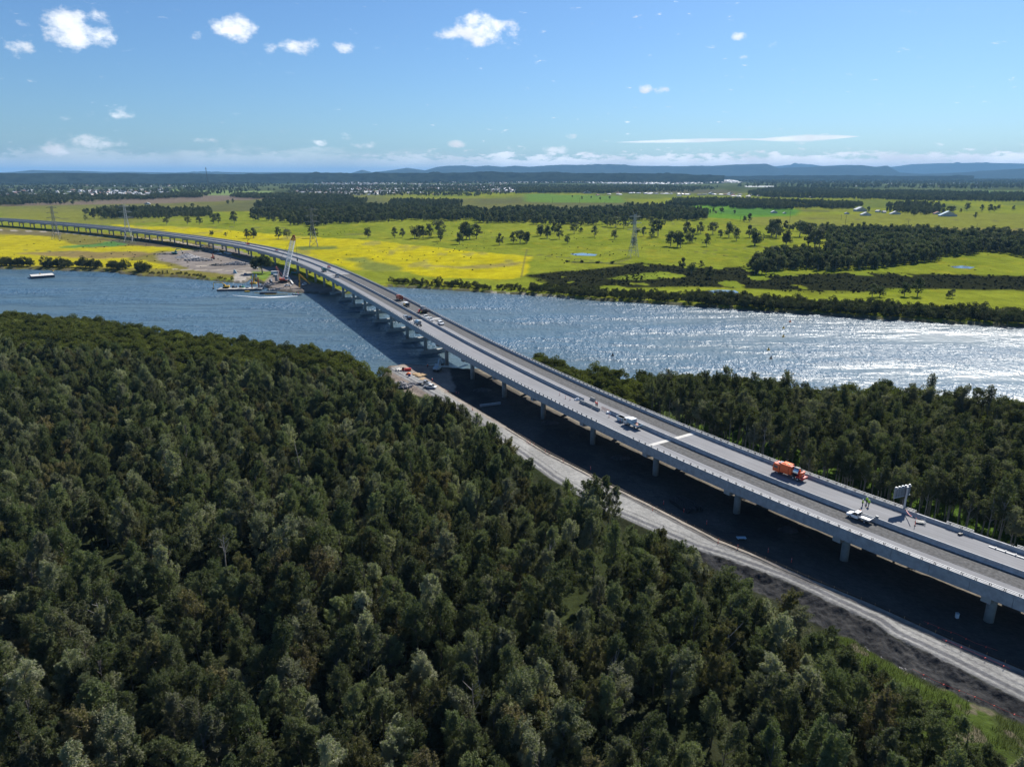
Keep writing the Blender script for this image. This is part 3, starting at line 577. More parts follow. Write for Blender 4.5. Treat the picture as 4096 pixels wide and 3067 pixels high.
for sg in (-1, 1):
    m_ = MB(); P_ = [(10.30, -1.82), (10.30, .86), (9.86, .86), (9.80, .30), (9.66, .05), (9.66, -.05), (10.08, -.05), (10.08, -1.82)]
    P2_ = [(sg * o, z) for o, z in P_] if sg > 0 else [(sg * o, z) for o, z in P_][::-1]
    for k_ in range(50):
        s0 = -84 + 7.2 * k_; m_ = MB(); sweep(m_, P2_, [s0 + .025, s0 + 2.4, s0 + 4.8, s0 + 7.175]); bpart(m_, 'parapet_panel', 'concrete')
    m_ = MB(); sweep(m_, P2_, [276.0] + [s for s in SS if s > 277]); bpart(m_, 'parapet', 'concrete')
    miss = (lambda s: sg > 0 and 11.0 < s < 26.5)
    lim = (26.5, 11.0) if sg > 0 else (0, 0)
    for zr in (1.10, 1.40):
        runs = [[s for s in SS if s >= lim[0]]] if sg > 0 else [SS]
        if sg > 0: runs.append(list(np.linspace(16, 21.5, 3))); runs.append([s for s in SS if s <= 10]) 
        for rn in runs:
            m_ = MB(); sweep(m_, rect(sg * 10.12 - .05, sg * 10.12 + .05, zr - .045, zr + .045), rn); bpart(m_, 'rail', 'steel')
    ps = np.arange(-20, 1600, 2.4); PN = [s for s in ps if s < 112][:50]
    for s in PN:
        if sg > 0 and (10 < s < 16 or 21.5 < s < 26.5): continue
        m_ = MB()
        for ds in (-.14, .14): x, y, z = fr(s + ds, sg * 10.12, 1.06); m_.box(x, y, z, .09, .13, .5, heading(s))
        bpart(m_, 'rail_post', 'dark')
    m_ = MB()
    for s in ps:
        if s >= 112:
            for ds in ((-.14, .14) if s < 400 else (0,)): x, y, z = fr(s + ds, sg * 10.12, 1.05); m_.box(x, y, z, .12 if s < 300 else .34, .14, .5, heading(s))
    bpart(m_, 'rail_post', 'dark')['kind'] = 'stuff'
g0, g1 = on_deck(2345, 1600)[0], on_deck(2452, 1650)[0]; g2, g3 = on_deck(1402, 1118)[0], on_deck(1418, 1126)[0]
BP = [(-.40, 0), (.40, 0), (.22, .35), (.14, 1.12), (-.14, 1.12), (-.22, .35)]
for a, b in ((-84, float(g1)), (float(g0), float(g2)), (float(g3), 1660)):
    if a > b: a, b = b, a
    m_ = MB(); sweep(m_, BP, [a] + [s for s in SS if a < s < b] + [b])
    bpart(m_, 'median_barrier', 'concrete')
piers = [6.6 + 28.8 * k for k in range(-2, 21)] + [585 + 36.5 * k for k in range(0, 30)]
nfull = 0
for s in piers:
    if nfull >= 100 or s > 1560: break
    zb = fr(s)[2] - 1.78; wet = 250 < s < 480; h = heading(s)
    if wet:
        m_ = MB(); x, y, _ = fr(s); m_.box(x, y, .45, 2.8, 16.5, 2.3, h); bpart(m_, 'pile_cap', 'concrete_d', bevel=.1)
    for sg in (-1, 1):
        m_ = MB(); x, y, _ = fr(s, sg * 5.2); m_.tube((x, y, 1.0 if not wet else 1.5), (x, y, zb - 1.25), .88, n=20); p_ = bpart(m_, 'pier', 'concrete_d', smooth=False); nfull += 1
        for f_ in p_.data.polygons: f_.use_smooth = len(f_.vertices) == 4
        m_ = MB(); V = []
        Pp = [(-4.85, 0), (4.85, 0), (4.85, -1.2), (1.5, -1.6), (-1.5, -1.6), (-4.85, -1.2)]
        c_, s__ = math.cos(h), math.sin(h)
        for t in (-.85, .85):
            for o, z in Pp: X, Y, _ = fr(s, sg * 5.2 + o); V.append((X + c_ * t - HB.location.x, Y + s__ * t - HB.location.y, zb + z + .02))
        m_.add(V, [(0, 1, 2, 3, 4, 5), (11, 10, 9, 8, 7, 6)] + [(i, i + 6, (i + 1) % 6 + 6, (i + 1) % 6) for i in range(6)])
        o_ = m_.build('headstock', 'concrete_d', p_)
# ------------------------------------------------------------------ foliage
def quads(P, D, U, L, W):
    """n quads centred P, long axis D, side U"""
    D = D / (np.linalg.norm(D, axis=1, keepdims=True) + 1e-9); U = U - D * np.sum(U * D, 1, keepdims=True); U = U / (np.linalg.norm(U, axis=1, keepdims=True) + 1e-9)
    L = np.asarray(L).reshape(-1, 1) / 2; W = np.asarray(W).reshape(-1, 1) / 2
    V = np.stack([P - D * L - U * W * .6, P - D * L * .3 + U * W, P + D * L, P - D * L * .1 - U * W], 1).reshape(-1, 3)
    F = np.arange(len(P) * 4).reshape(-1, 4); return V, F
def plumes(rg, C, rad, per, L, W, droop, tall=1.2, flat=.8):
    n_ = len(C); P = []; D = []
    for i in range(n_):
        d = rg.normal(size=(per, 3)); d /= np.linalg.norm(d, axis=1, keepdims=True); rr_ = rad[i] * rg.uniform(.45, 1.05, per) ** .6
        p = d * rr_[:, None] * np.array([1, 1, tall]); P.append(C[i] + p); D.append(d * (1 - droop) + np.array([0, 0, -1.]) * droop + rg.normal(size=(per, 3)) * .35)
    P = np.concatenate(P); D = np.concatenate(D); n2 = len(P)
    return quads(P, D, rg.normal(size=(n2, 3)), L * rg.uniform(.6, 1.3, n2), W * rg.uniform(.7, 1.3, n2))
def feathers(rg, C, ax, ln, rd, per, L, W):
    P = []; D = []
    for i in range(len(C)):
        a = ax[i] / np.linalg.norm(ax[i]); t = rg.uniform(0, 1, per); d = rg.normal(size=(per, 3)); d -= np.outer(d @ a, a); d /= np.linalg.norm(d, axis=1, keepdims=True)
        r = rd[i] * np.sin(np.clip(t * .9 + .12, 0, 1) * math.pi) ** .7 * rg.uniform(.35, 1.05, per); P.append(C[i] + np.outer((t - .5) * ln[i], a) + d * r[:, None]); D.append(a * .55 + d * .75 + np.array([0, 0, -.35]) + rg.normal(size=(per, 3)) * .3)
    P = np.concatenate(P); D = np.concatenate(D); n2 = len(P); return quads(P, D, rg.normal(size=(n2, 3)), L * rg.uniform(.6, 1.4, n2), W * rg.uniform(.7, 1.3, n2))
def crown_mesh(name, kind, seed):
    rg = np.random.default_rng(seed); tips = []
    if kind == 'oak':
        H = rg.uniform(9.5, 12.5); lean = rg.normal(size=2) * .9; npl = int(rg.integers(50, 64)); C = []; Rm = rg.uniform(2.2, 3.1)
        for i in range(npl):
            t = rg.uniform(.2, 1) ** .75; r = Rm * math.sin(min(1, (1.10 - t) * 1.9) * math.pi / 2) * rg.uniform(.35, 1.0); a = rg.uniform(0, 6.28)
            C.append((r * math.cos(a) + lean[0] * t, r * math.sin(a) + lean[1] * t, t * H))
        C = np.array(C); ax_ = C * np.array([1, 1, 0]) / Rm * .9 + np.array([.25, .1, 1.]) + rg.normal(size=C.shape) * .22; V, F = feathers(rg, C, ax_, rg.uniform(1.3, 2.6, npl), rg.uniform(.38, .70, npl), 120, .44, .11); tips = C
    elif kind == 'shore':
        H = rg.uniform(13.5, 17.5); npl = int(rg.integers(20, 29)); C = []
        for i in range(npl):
            t = rg.uniform(.60, 1); r = 2.6 * math.sin(min(1, (1.08 - t) * 2.2) * math.pi / 2) * rg.uniform(.3, 1.0); a = rg.uniform(0, 6.28); C.append((r * math.cos(a), r * math.sin(a), t * H))
        C = np.array(C); ax_ = C * np.array([1, 1, 0]) / 2.7 * 1.5 + np.array([0, 0, .8]) + rg.normal(size=C.shape) * .3; V, F = feathers(rg, C, ax_, rg.uniform(1.8, 3.2, npl), rg.uniform(.6, 1.05, npl), 130, .5, .15); tips = C
    elif kind in ('mangrove', 'bank'):
        H = rg.uniform(5.5, 7.5); npl = int(rg.integers(24, 32)); C = []
        for i in range(npl):
            a = rg.uniform(0, 6.28); r = 3.0 * rg.uniform(0, 1) ** .55; C.append((r * math.cos(a), r * math.sin(a), H * (.93 - .42 * (r / 3.0) ** 2) * (rg.uniform(.82, 1.02) if kind == 'mangrove' else rg.uniform(.35, 1.02))))
        C = np.array(C); rad = rg.uniform(.7, 1.15, npl); V, F = plumes(rg, C, rad, 110, .34, .22, .1, .75); tips = C
    elif kind == 'gum':
        H = rg.uniform(10, 13); npl = int(rg.integers(17, 25)); C = []; wdt = rg.uniform(2.8, 4.2)
        for i in range(npl):
            t = rg.uniform(.24, 1); r = wdt * math.sin(min(1, (1.12 - t) * 1.5) * math.pi / 2) * rg.uniform(.25, 1.0); a = rg.uniform(0, 6.28); C.append((r * math.cos(a), r * math.sin(a), t * H * .93))
        C = np.array(C); rad = rg.uniform(.9, 1.7, npl); V, F = plumes(rg, C, rad, 60, .75, .5, .3, .9); tips = C
    elif kind == 'far':
        H = rg.uniform(10, 13); npl = 9; a = rg.uniform(0, 6.28, npl); r = rg.uniform(.2, 1, npl) * 3.2; C = np.stack([r * np.cos(a), r * np.sin(a), H * rg.uniform(.35, .92, npl)], 1)
        V, F = plumes(rg, C, rg.uniform(1.3, 2.2, npl), 36, 1.3, 1.0, .2, .9)
    else:   # shrub
        H = 1.8; npl = 7; a = rg.uniform(0, 6.28, npl); r = rg.uniform(0, 1, npl) * 1.3; C = np.stack([r * np.cos(a), r * np.sin(a), rg.uniform(.5, 1.2, npl)], 1); V, F = plumes(rg, C, rg.uniform(.5, .9, npl), 26, .6, .4, -.2, .9)
    V[:, 2] = np.maximum(V[:, 2], .15)
    mt = {'oak': M['oak'], 'shore': M['rgt'], 'mangrove': M['mang'], 'bank': M['bank'], 'gum': M['gum'], 'far': M['gum'], 'shrub': M['bush']}[kind]
    return npmesh(name, V, F, mt, smooth=False), H, tips
def trunk_mesh(kind, H, tips, seed):
    rg = random.Random(seed); m_ = MB(); r0 = {'oak': .16, 'shore': .21, 'mangrove': .14, 'bank': .14, 'gum': .3, 'far': .3, 'shrub': .06}[kind]; top = H * .9
    P = [(0, 0, -.4)]; x = y = 0
    for i in range(1, 5): x += rg.uniform(-.18, .18) * H / 12; y += rg.uniform(-.18, .18) * H / 12; P.append((x, y, top * i / 4))
    if kind in ('mangrove', 'bank', 'shrub'): P = P[:3]
    m_.path(P, [r0 * (1 - .2 * i) for i in range(len(P))], 6)
    if len(tips):
        for t in random.Random(seed + 1).sample(list(map(tuple, tips)), min(len(tips), 9 if kind != 'far' else 4)):
            z0 = t[2] * .55 if kind in ('mangrove', 'bank', 'gum') else t[2] * .8; k_ = min(1, z0 / top); q = P[min(len(P) - 1, int(k_ * (len(P) - 1)))]
            m_.tube((q[0] , q[1], z0), t, r0 * .38, r0 * .12, 5, cap=False)
    me = bpy.data.meshes.new('trunk'); me.from_pydata(m_.v, [], m_.f); me.materials.append(M['palebark'] if kind in ('shore', 'gum') else M['bark']); return me
PROTO = {}
def protos(kind, n_):
    PROTO[kind] = []
    for i in range(n_):
        me, H, tips = crown_mesh('crown', kind, 100 * len(PROTO) + i); PROTO[kind].append((me, trunk_mesh(kind, H, tips, i + 5), H))
for k_, n_ in (('oak', 9), ('shore', 6), ('mangrove', 6), ('bank', 5), ('gum', 9), ('far', 5), ('shrub', 4)): protos(k_, n_)
PROTO['oak'][7][0].materials[0] = M['oaky']; PROTO['oak'][5][0].materials[0] = M['rgt']
TREEOBJ = {}
def tree(name, kind, x, y, z, sc, label, cat='tree', group=None, v=None, rz=None, sz=None):
    pr = PROTO[kind]; v = random.randrange(len(pr)) if v is None else v % len(pr); me, tm, H = pr[v]
    root = empty(name, label, cat, (x, y, z), random.uniform(0, 6.28) if rz is None else rz, group); root.scale = (sc, sc, sc * (sz or random.uniform(.9, 1.1)))
    c = bpy.data.objects.new('crown', me); COL.objects.link(c); c.parent = root; t = bpy.data.objects.new('trunk', tm); COL.objects.link(t); t.parent = root
    TREEOBJ.setdefault((kind, v), (c, t)); return root
def stuff(name, kind, pts, label, cat):
    """many plants nobody could count: one object, instancing the trees built above"""
    pr = PROTO[kind]; n_ = len(pts); me = bpy.data.meshes.new(name); me.vertices.add(n_); me.vertices.foreach_set('co', np.array([p[:3] for p in pts], np.float32).ravel())
    for nm, ty, arr in (('vid', 'INT', np.random.randint(0, len(pr), n_)), ('rot', 'FLOAT', np.random.uniform(0, 6.28, n_)), ('scl', 'FLOAT', np.array([p[3] for p in pts])), ('scz', 'FLOAT', np.random.uniform(.88, 1.14, n_))):
        a = me.attributes.new(nm, ty, 'POINT'); a.data.foreach_set('value', arr.astype(np.int32 if ty == 'INT' else np.float32))
    o = bpy.data.objects.new(name, me); COL.objects.link(o); tag(o, label, cat, None, 'stuff')
    ng = bpy.data.node_groups.new(name, 'GeometryNodeTree'); ng.interface.new_socket('Geometry', in_out='INPUT', socket_type='NodeSocketGeometry'); ng.interface.new_socket('Geometry', in_out='OUTPUT', socket_type='NodeSocketGeometry')
    N_ = ng.nodes; gi = N_.new('NodeGroupInput'); gout = N_.new('NodeGroupOutput'); J_ = N_.new('GeometryNodeJoinGeometry'); L_ = ng.links
    for i in range(len(pr)):
        jj_ = N_.new('GeometryNodeJoinGeometry')
        for ob in TREEOBJ[(kind, i)]:
            oi = N_.new('GeometryNodeObjectInfo'); oi.inputs['Object'].default_value = ob; oi.transform_space = 'ORIGINAL'; L_.new(oi.outputs['Geometry'], jj_.inputs[0])
        gt = N_.new('GeometryNodeGeometryToInstance'); L_.new(jj_.outputs[0], gt.inputs[0]); L_.new(gt.outputs[0], J_.inputs[0])
    ip = N_.new('GeometryNodeInstanceOnPoints'); L_.new(gi.outputs[0], ip.inputs['Points']); L_.new(J_.outputs[0], ip.inputs['Instance']); ip.inputs['Pick Instance'].default_value = True
    def attr(nm, ty):
        a = N_.new('GeometryNodeInputNamedAttribute'); a.data_type = ty; a.inputs['Name'].default_value = nm; return [q for q in a.outputs if q.enabled][0]
    L_.new(attr('vid', 'INT'), ip.inputs['Instance Index'])
    cb = N_.new('ShaderNodeCombineXYZ'); L_.new(attr('rot', 'FLOAT'), cb.inputs[2]); L_.new(cb.outputs[0], ip.inputs['Rotation'])
    s_ = attr('scl', 'FLOAT'); mm = N_.new('ShaderNodeMath'); mm.operation = 'MULTIPLY'; L_.new(s_, mm.inputs[0]); L_.new(attr('scz', 'FLOAT'), mm.inputs[1])
    c2 = N_.new('ShaderNodeCombineXYZ'); L_.new(s_, c2.inputs[0]); L_.new(s_, c2.inputs[1]); L_.new(mm.outputs[0], c2.inputs[2]); L_.new(c2.outputs[0], ip.inputs['Scale'])
    L_.new(ip.outputs[0], gout.inputs[0]); md = o.modifiers.new('scatter', 'NODES'); md.node_group = ng; return o
def jgrid(x0, x1, y0, y1, sp, jit=.42):
    X, Y = np.meshgrid(np.arange(x0, x1, sp), np.arange(y0, y1, sp)); X = X + np.random.uniform(-jit, jit, X.shape) * sp; Y = Y + np.random.uniform(-jit, jit, Y.shape) * sp; X[::2] += sp / 2; return X.ravel(), Y.ravel()
def near_ind(P, n_, Hc=8):
    """split into the n_ that show largest in the picture and the rest"""
    P = np.array(P); f = P[:, 1] * math.cos(PITCH) + (CAMZ - P[:, 2] - Hc) * math.sin(PITCH); px, py = proj(P[:, 0], P[:, 1], P[:, 2] + Hc)
    vis = (px > -20) & (px < 4116) & (py < 3090) & (py > 0); o = np.argsort(np.where(vis, f, 1e9)); k_ = min(n_, int(vis.sum())); return P[o[:k_]], P[o[k_:]]
FE = A([(1535,1468),(1590,1540),(1640,1580),(1690,1600),(1800,1628),(1900,1640),(1935,1690),(2030,1740),(2055,1810),(2110,1870),(2230,1905),(2330,1925),(2420,1965),(2520,2015),(2640,2090),(2740,2140),(2800,2195),(2900,2250),(2960,2330),(3060,2345),(3150,2345),(3215,2470),(3345,2480),(3400,2590),(3500,2640),(3600,2700),(3700,2790),(3640,2880),(3700,2990),(3900,3060)], 10.5)
LEFTF = [p for p in NB if p[0] < FE[0][0] - 1] + FE + [(95, 52), (-200, 40), (-900, 600)]
X, Y = jgrid(-420, 110, 45, 420, 3.95)
def inside(P_, X, Y): return inpoly(X, Y, P_)
lf = inside(LEFTF, X, Y) & (pdist(X, Y, NB) > 2.0) & (np.abs(X) < .80 * Y + 22)
cl_ = [at(430, 2230, 8), at(300, 2160, 8), at(620, 2420, 8), at(820, 2160, 8), at(1650, 1950, 9)]
for (x_, y_), r_ in zip(cl_, (6.5, 6, 5, 4, 3.5)): lf &= np.hypot((X - x_), (Y - y_) * .8) > r_
gp = fbm(X, Y, 15, 3, 201); lf &= (pdist(X, Y, ROAD, True) > np.where(Y > 225, 3.0, 5.0)) & ~inside(ROAD, X, Y); lf &= ~((gp < .34) & (np.random.rand(len(X)) < .7))
X, Y = X[lf], Y[lf]
ML = A([(-1500,1370),(-400,1395),(0,1402),(300,1422),(500,1457),(800,1472),(1000,1487),(1350,1532),(1600,1600)], 6.)
mzone = Y > np.interp(X, [p[0] for p in ML], [p[1] for p in ML]) + (fbm(X, Y, 20, 2, 7) - .5) * 14
zz = .9
hs = .72 + .42 * fbm(X, Y, 22, 3, 202) 
oaks = [(x, y, zz, h * random.choice((random.uniform(.85, 1.1), random.uniform(.55, 1.25)))) for x, y, h in zip(X[~mzone], Y[~mzone], hs[~mzone])]
mk = mzone & (np.random.rand(len(X)) < .97); mang = [(x, y, zz - .3, random.uniform(.8, 1.25)) for x, y in zip(X[mk], Y[mk])]
# far bank of the corridor: right hand wood
X, Y = jgrid(-60, 420, 40, 400, 3.9)
b_off = np.full(X.shape, 1e9); bd = np.full(X.shape, 1e18)
for i in range(0, 520, 4):
    d2 = (X - cx[i]) ** 2 + (Y - cy[i]) ** 2; m_2 = d2 < bd; bd[m_2] = d2[m_2]; b_off[m_2] = ((X - cx[i]) * ty_[i] - (Y - cy[i]) * tx_[i])[m_2]
nby = np.interp(X, [p[0] for p in NB], [p[1] for p in NB])
rt = (b_off > 15.5) & (Y < nby - 2.0) & (X < .80 * Y + 40) & (Y > 60)
X, Y, nby, b_off = X[rt], Y[rt], nby[rt], b_off[rt]
dwat = nby - Y; mz = (dwat < 26 + 12 * fbm(X, Y, 15, 2, 3)) | ((X < 48) & (b_off > 14)) & (Y > 215)
keep = (b_off > 18 + 4 * fbm(X, Y, 12, 2, 5)) | mz
shore = [(x, y, 1.3, random.uniform(.75, 1.05)) for x, y, m2, k2 in zip(X, Y, mz, keep) if not m2 and k2]
mang2 = [(x, y, .9, random.uniform(.85, 1.3)) for x, y, m2 in zip(X, Y, mz) if m2 and random.random() < .9]
mang += mang2
print('oaks', len(oaks), 'mang', len(mang), 'shore', len(shore))
for px, py, s_ in ((3680,2800,.62),(3740,2865,.7),(3790,2905,.5),(3860,2950,.75),(3930,2990,.55),(3700,2950,.8),(3800,3010,.7),(4010,3030,.6),(3900,3060,.8),(4060,3090,.7),(3620,2850,.75),(3980,2960,.4),(3560,2730,.6),(3640,2765,.45)):
    x_, y_ = at(px, py + 60, 4); oaks.append((x_, y_, .9, s_))
ind, rest_o = near_ind(oaks, 300)
for i, p in enumerate(ind): tree('swamp_oak', 'oak', p[0], p[1], p[2], p[3], 'grey green feathery swamp oak in the dense near forest', 'tree', 'swamp oaks of the near forest', v=i)
ind, rest_s = near_ind(shore, 220, 9)
for i, p in enumerate(ind): tree('paperbark_tree', 'shore', p[0], p[1], p[2], p[3], 'tall thin trunked dark tree in the wood behind the bridge', 'tree', 'tall trees behind the bridge', v=i)
ind, rest_m = near_ind(mang, 260, 5)
for i, p in enumerate(ind): tree('mangrove_tree', 'mangrove', p[0], p[1], p[2], p[3], 'low olive green mangrove on the near river bank', 'tree', 'mangroves of the near bank', v=i)
stuff('forest', 'oak', rest_o, 'dense swamp oak forest running back towards the river', 'forest')
stuff('wood', 'shore', rest_s, 'dark wood between the bridge and the river', 'wood')
stuff('mangroves', 'mangrove', rest_m, 'belt of mangroves along the near bank', 'mangroves')
def snag(px, py, z, H, lb, gi):
    rg = random.Random(px); r = empty('dead_tree', lb, 'tree', at(px, py, z) + (1.0,), 0, gi); m_ = MB(); P_ = [Vector((0, 0, -.3)), Vector((rg.uniform(-.3, .3), rg.uniform(-.3, .3), H * .5)), Vector((rg.uniform(-.6, .6), rg.uniform(-.6, .6), H))]; m_.path(P_, [.2, .14, .05], 6); m_.build('trunk', 'palebark', r); m_ = MB()
    for i in range(9): t = rg.uniform(.35, .95); a = rg.uniform(0, 6.28); p = P_[0].lerp(P_[2], t); q = p + Vector((math.cos(a), math.sin(a), rg.uniform(.6, 1.3))) * rg.uniform(1.0, 2.4); m_.tube(p, q, .07, .03, 5); m_.tube(q, q + Vector((rg.uniform(-.6, .6), rg.uniform(-.6, .6), .9)), .035, .015, 4)
    m_.build('bare_branch', 'palebark', r)
for i, (px, py, H_) in enumerate(((2850, 1700, 13), (2890, 1690, 12), (3080, 1700, 14), (3930, 1900, 14), (3700, 1800, 13), (3300, 1760, 12), (420, 2520, 11), (900, 2260, 12), (1500, 2500, 11.5), (2200, 2300, 12), (2900, 2620, 10), (2450, 2700, 10), (1900, 2850, 10), (1200, 1900, 12))): snag(px, py, 6, H_, 'bare pale dead tree, ' + nth(i + 1) + (' of those in the wood behind the bridge' if i < 6 else ' counted with those in the near forest'), 'bare dead trees')
# reeds and grass between forest and haul road, under the right hand wood
def tuft(name, pts, mt, h, label):
    P = np.array(pts); n_ = len(P); D = np.stack([np.random.normal(0, .25, n_), np.random.normal(0, .25, n_), np.ones(n_)], 1); hh = h * np.random.uniform(.5, 1.2, n_)
    P[:, 2] += hh / 2; V, F = quads(P, D, np.random.normal(size=(n_, 3)), hh, .075 * np.random.uniform(.6, 1.4, n_)); o = bpy.data.objects.new(name, npmesh(name, V, F, mt, smooth=False)); COL.objects.link(o); tag(o, label, 'grass', None, 'stuff')
rm = leafmat('reed_blades', (.045, .052, .018), (.085, .09, .03), .3, (.13, .105, .06)); fg = leafmat('fresh_grass_blades', (.05, .09, .018), (.10, .16, .03), .2, (.13, .17, .04))
GP = A([(3330,2560),(3400,2560),(3560,2665),(3850,2808),(4030,2884),(4700,3200),(4700,3500),(4000,3100),(3700,2990),(3500,2820)], 1.)
X, Y = jgrid(40, 170, 40, 130, .26); k_ = inside(GP, X, Y); k_ &= fbm(X, Y, 5, 3, 44) > .36; tuft('reeds', [(x, y, 1.0) for x, y in zip(X[k_], Y[k_])], rm, 1.3, 'tall reeds and rank grass between the forest and the dark embankment')
X, Y = jgrid(0, 220, 50, 230, .5); bo = np.full(X.shape, 1e9); bd = np.full(X.shape, 1e18)
for i in range(0, 330, 5):
    d2 = (X - cx[i]) ** 2 + (Y - cy[i]) ** 2; m_2 = d2 < bd; bd[m_2] = d2[m_2]; bo[m_2] = ((X - cx[i]) * ty_[i] - (Y - cy[i]) * tx_[i])[m_2]
k_ = (bo > 13.5) & (bo < 60) & (fbm(X, Y, 6, 3, 45) > .42); tuft('undergrowth', [(x, y, 1.5) for x, y in zip(X[k_], Y[k_])], fg, 1.3, 'fresh green undergrowth at the foot of the trees behind the bridge')
# ------------------------------------------------------------------ far bank trees that stand alone
def zt(L, x0, y0, s): return [(x0 + a / s, y0 + b / s, h / s) for a, b, h in L]
TP = zt([(25,650,70),(210,655,80),(275,655,70),(465,650,85),(870,650,70),(1065,650,75),(1125,645,60),(1215,655,95),(1245,650,90),(1275,650,85),(1320,655,100),(1390,640,115),(1405,672,75),(1545,695,80),(1570,660,110),(1595,657,112),(1620,660,110),(1670,655,105),(1840,700,80),(1940,690,80),(1990,690,95),(2040,690,80),(2140,635,75),(2190,650,80)], 1000, 600, 1.843) \
 + zt([(20,745,75),(125,690,85),(180,710,95),(235,670,80),(275,718,110),(395,675,80),(450,670,45),(340,755,65),(560,700,85),(515,610,60),(555,605,60),(620,600,80),(660,615,80),(690,620,70),(730,625,85),(795,630,90),(720,718,70),(875,785,80),(870,620,80),(905,680,60),(955,695,75),(1015,630,85),(1020,710,80),(1070,695,130),(1170,775,115),(1225,780,115),(1250,785,110),(1300,690,100),(1310,750,90),(1345,745,110),(1410,675,90),(1460,775,95),(1510,680,95),(1570,705,60),(1640,705,110),(1700,730,95),(1805,705,90),(1850,768,140),(1980,700,120),(2020,712,110),(2100,765,110),(1580,512,45),(1685,515,30),(1765,580,45),(1805,580,65),(1265,965,90),(1340,1000,100),(1415,955,65),(1485,1035,95),(620,1045,70)], 2100, 600, 2.011) \
 + zt([(2060,690,70),(955,500,40),(1245,1180,105),(1350,1180,145),(985,1185,100),(1045,1185,95),(1630,1195,75),(1600,1195,60),(2125,490,40),(1605,515,60),(1640,505,50),(1750,490,60),(1870,495,50),(1935,500,55),(2005,480,40),(1970,500,45),(1820,550,45),(1700,505,30),(400,700,120),(470,780,160),(520,790,150),(560,785,140),(210,700,125),(290,768,105),(35,770,95),(170,690,120)], 3000, 600, 2.018) \
 + zt([(1340,600,80),(1510,600,60),(1605,600,60),(1720,595,80),(1760,590,75),(1885,590,85),(1705,690,45),(1815,697,35),(1985,710,70),(2045,708,75),(1550,465,35),(1270,475,40),(1835,440,35),(1875,430,35),(2145,470,45),(690,520,50),(690,570,45),(760,555,75),(810,550,75),(900,550,90),(1080,520,70),(970,555,70),(850,560,60)], 0, 600, 2.011)
TL = []
desc = ['rounded', 'tall narrow', 'leaning', 'broad flat topped', 'ragged open crowned', 'dense dark']
for i, (x, y, h) in enumerate(TP):
    X_, Y_ = at(x, y, 1.5); H_ = h * math.hypot(X_, math.hypot(Y_, 84)) / FN * .98 * math.hypot(1, (x - 2048) / FN) ** -1; v = i % len(PROTO['gum']); sc = H_ / PROTO['gum'][v][2] * 1.22
    zone = ('beyond the yellow field' if x < 2130 else 'around the tower right of centre' if x < 2760 else 'before the right hand woods') if x > 1000 else 'beyond the bridge at left'
    if y > 1040: zone = 'in the marsh meadow'
    TL.append((x, y, h, zone, tree('paddock_tree', 'gum', X_, Y_, 1.2, sc, 'eucalypt', 'tree', 'scattered trees ' + zone, v=v, sz=.9)))
for z_ in set(t[3] for t in TL):
    q_ = sorted([t for t in TL if t[3] == z_], key=lambda t: t[0]); hs_ = sorted(t[2] for t in q_)
    for k_, t in enumerate(q_): sz_ = 'small' if t[2] < hs_[len(hs_) // 3] else 'tall' if t[2] > hs_[2 * len(hs_) // 3] else 'middling'; t[4]['label'] = sz_ + ' dark eucalypt, ' + nth(k_ + 1) + ' from left ' + z_
def wood(poly, sp, sc0, sc1, n_max=99999, z=1.2, solid=False):
    P_ = A(poly, 1.5); xs = [p[0] for p in P_]; ys = [p[1] for p in P_]; X, Y = jgrid(min(xs), max(xs), min(ys), max(ys), sp, .6); k_ = inpoly(X, Y, P_) & (fbm(X, Y, sp * 6, 3, 71) > (.30 if solid else .40)) & (pdist(X, Y, P_, True) > (fbm(X, Y, sp * 4, 3, 72) - .38) * sp * (3 if solid else 9)); return [(x, y, z, random.uniform(sc0, sc1)) for x, y in zip(X[k_], Y[k_])][:n_max]
W1 = wood([(1000,882),(1150,900),(1250,908),(1500,893),(1700,886),(2000,897),(2200,900),(2330,905),(2480,885),(2700,886),(2860,882),(2870,852),(2700,835),(2500,830),(2480,842),(2200,842),(1800,842),(1500,832),(1300,838),(1000,850)], 9.2, .7, 1.4)
W1 += wood([(320,852),(420,882),(700,874),(850,868),(850,842),(600,838),(450,836)], 9, .7, 1.0) + wood([(1010,835),(1450,838),(1470,803),(1200,796),(1040,806)], 11, .8, 1.2) + wood([(1550,838),(1850,842),(1850,806),(1560,806)], 10, .8, 1.1)
W4 = wood([(3290,1012),(3320,935),(3500,935),(3800,945),(4096,962),(4500,985),(4500,1060),(4096,1030),(3950,1010),(3750,1045),(3540,1078),(3300,1088),(3000,1102),(2960,1075),(3010,1055),(3060,1035),(3280,1035)], 6.3, .65, 1.4, solid=True)
W4 += wood([(3180,930),(3000,952),(2950,940),(3050,915),(3180,915),(3330,925),(3330,950)], 13, .9, 1.3) + wood([(3600,1120),(3980,1100),(4050,1000),(4096,1010),(4096,1095),(3900,1105)], 17, .8, 1.1)
W5 = wood([(2650,826),(3000,838),(3200,840),(3440,838),(3450,822),(3200,812),(3000,805),(2700,802)], 8.5, .9, 1.2) + wood([(3530,845),(3640,862),(3740,862),(3800,850),(3760,822),(3600,815),(3530,825)], 11, .8, 1.1) + wood([(3000,790),(3300,796),(3700,806),(4096,808),(4500,812),(4500,782),(4096,778),(3500,766),(3100,752),(2980,772)], 13, 1.0, 1.3)
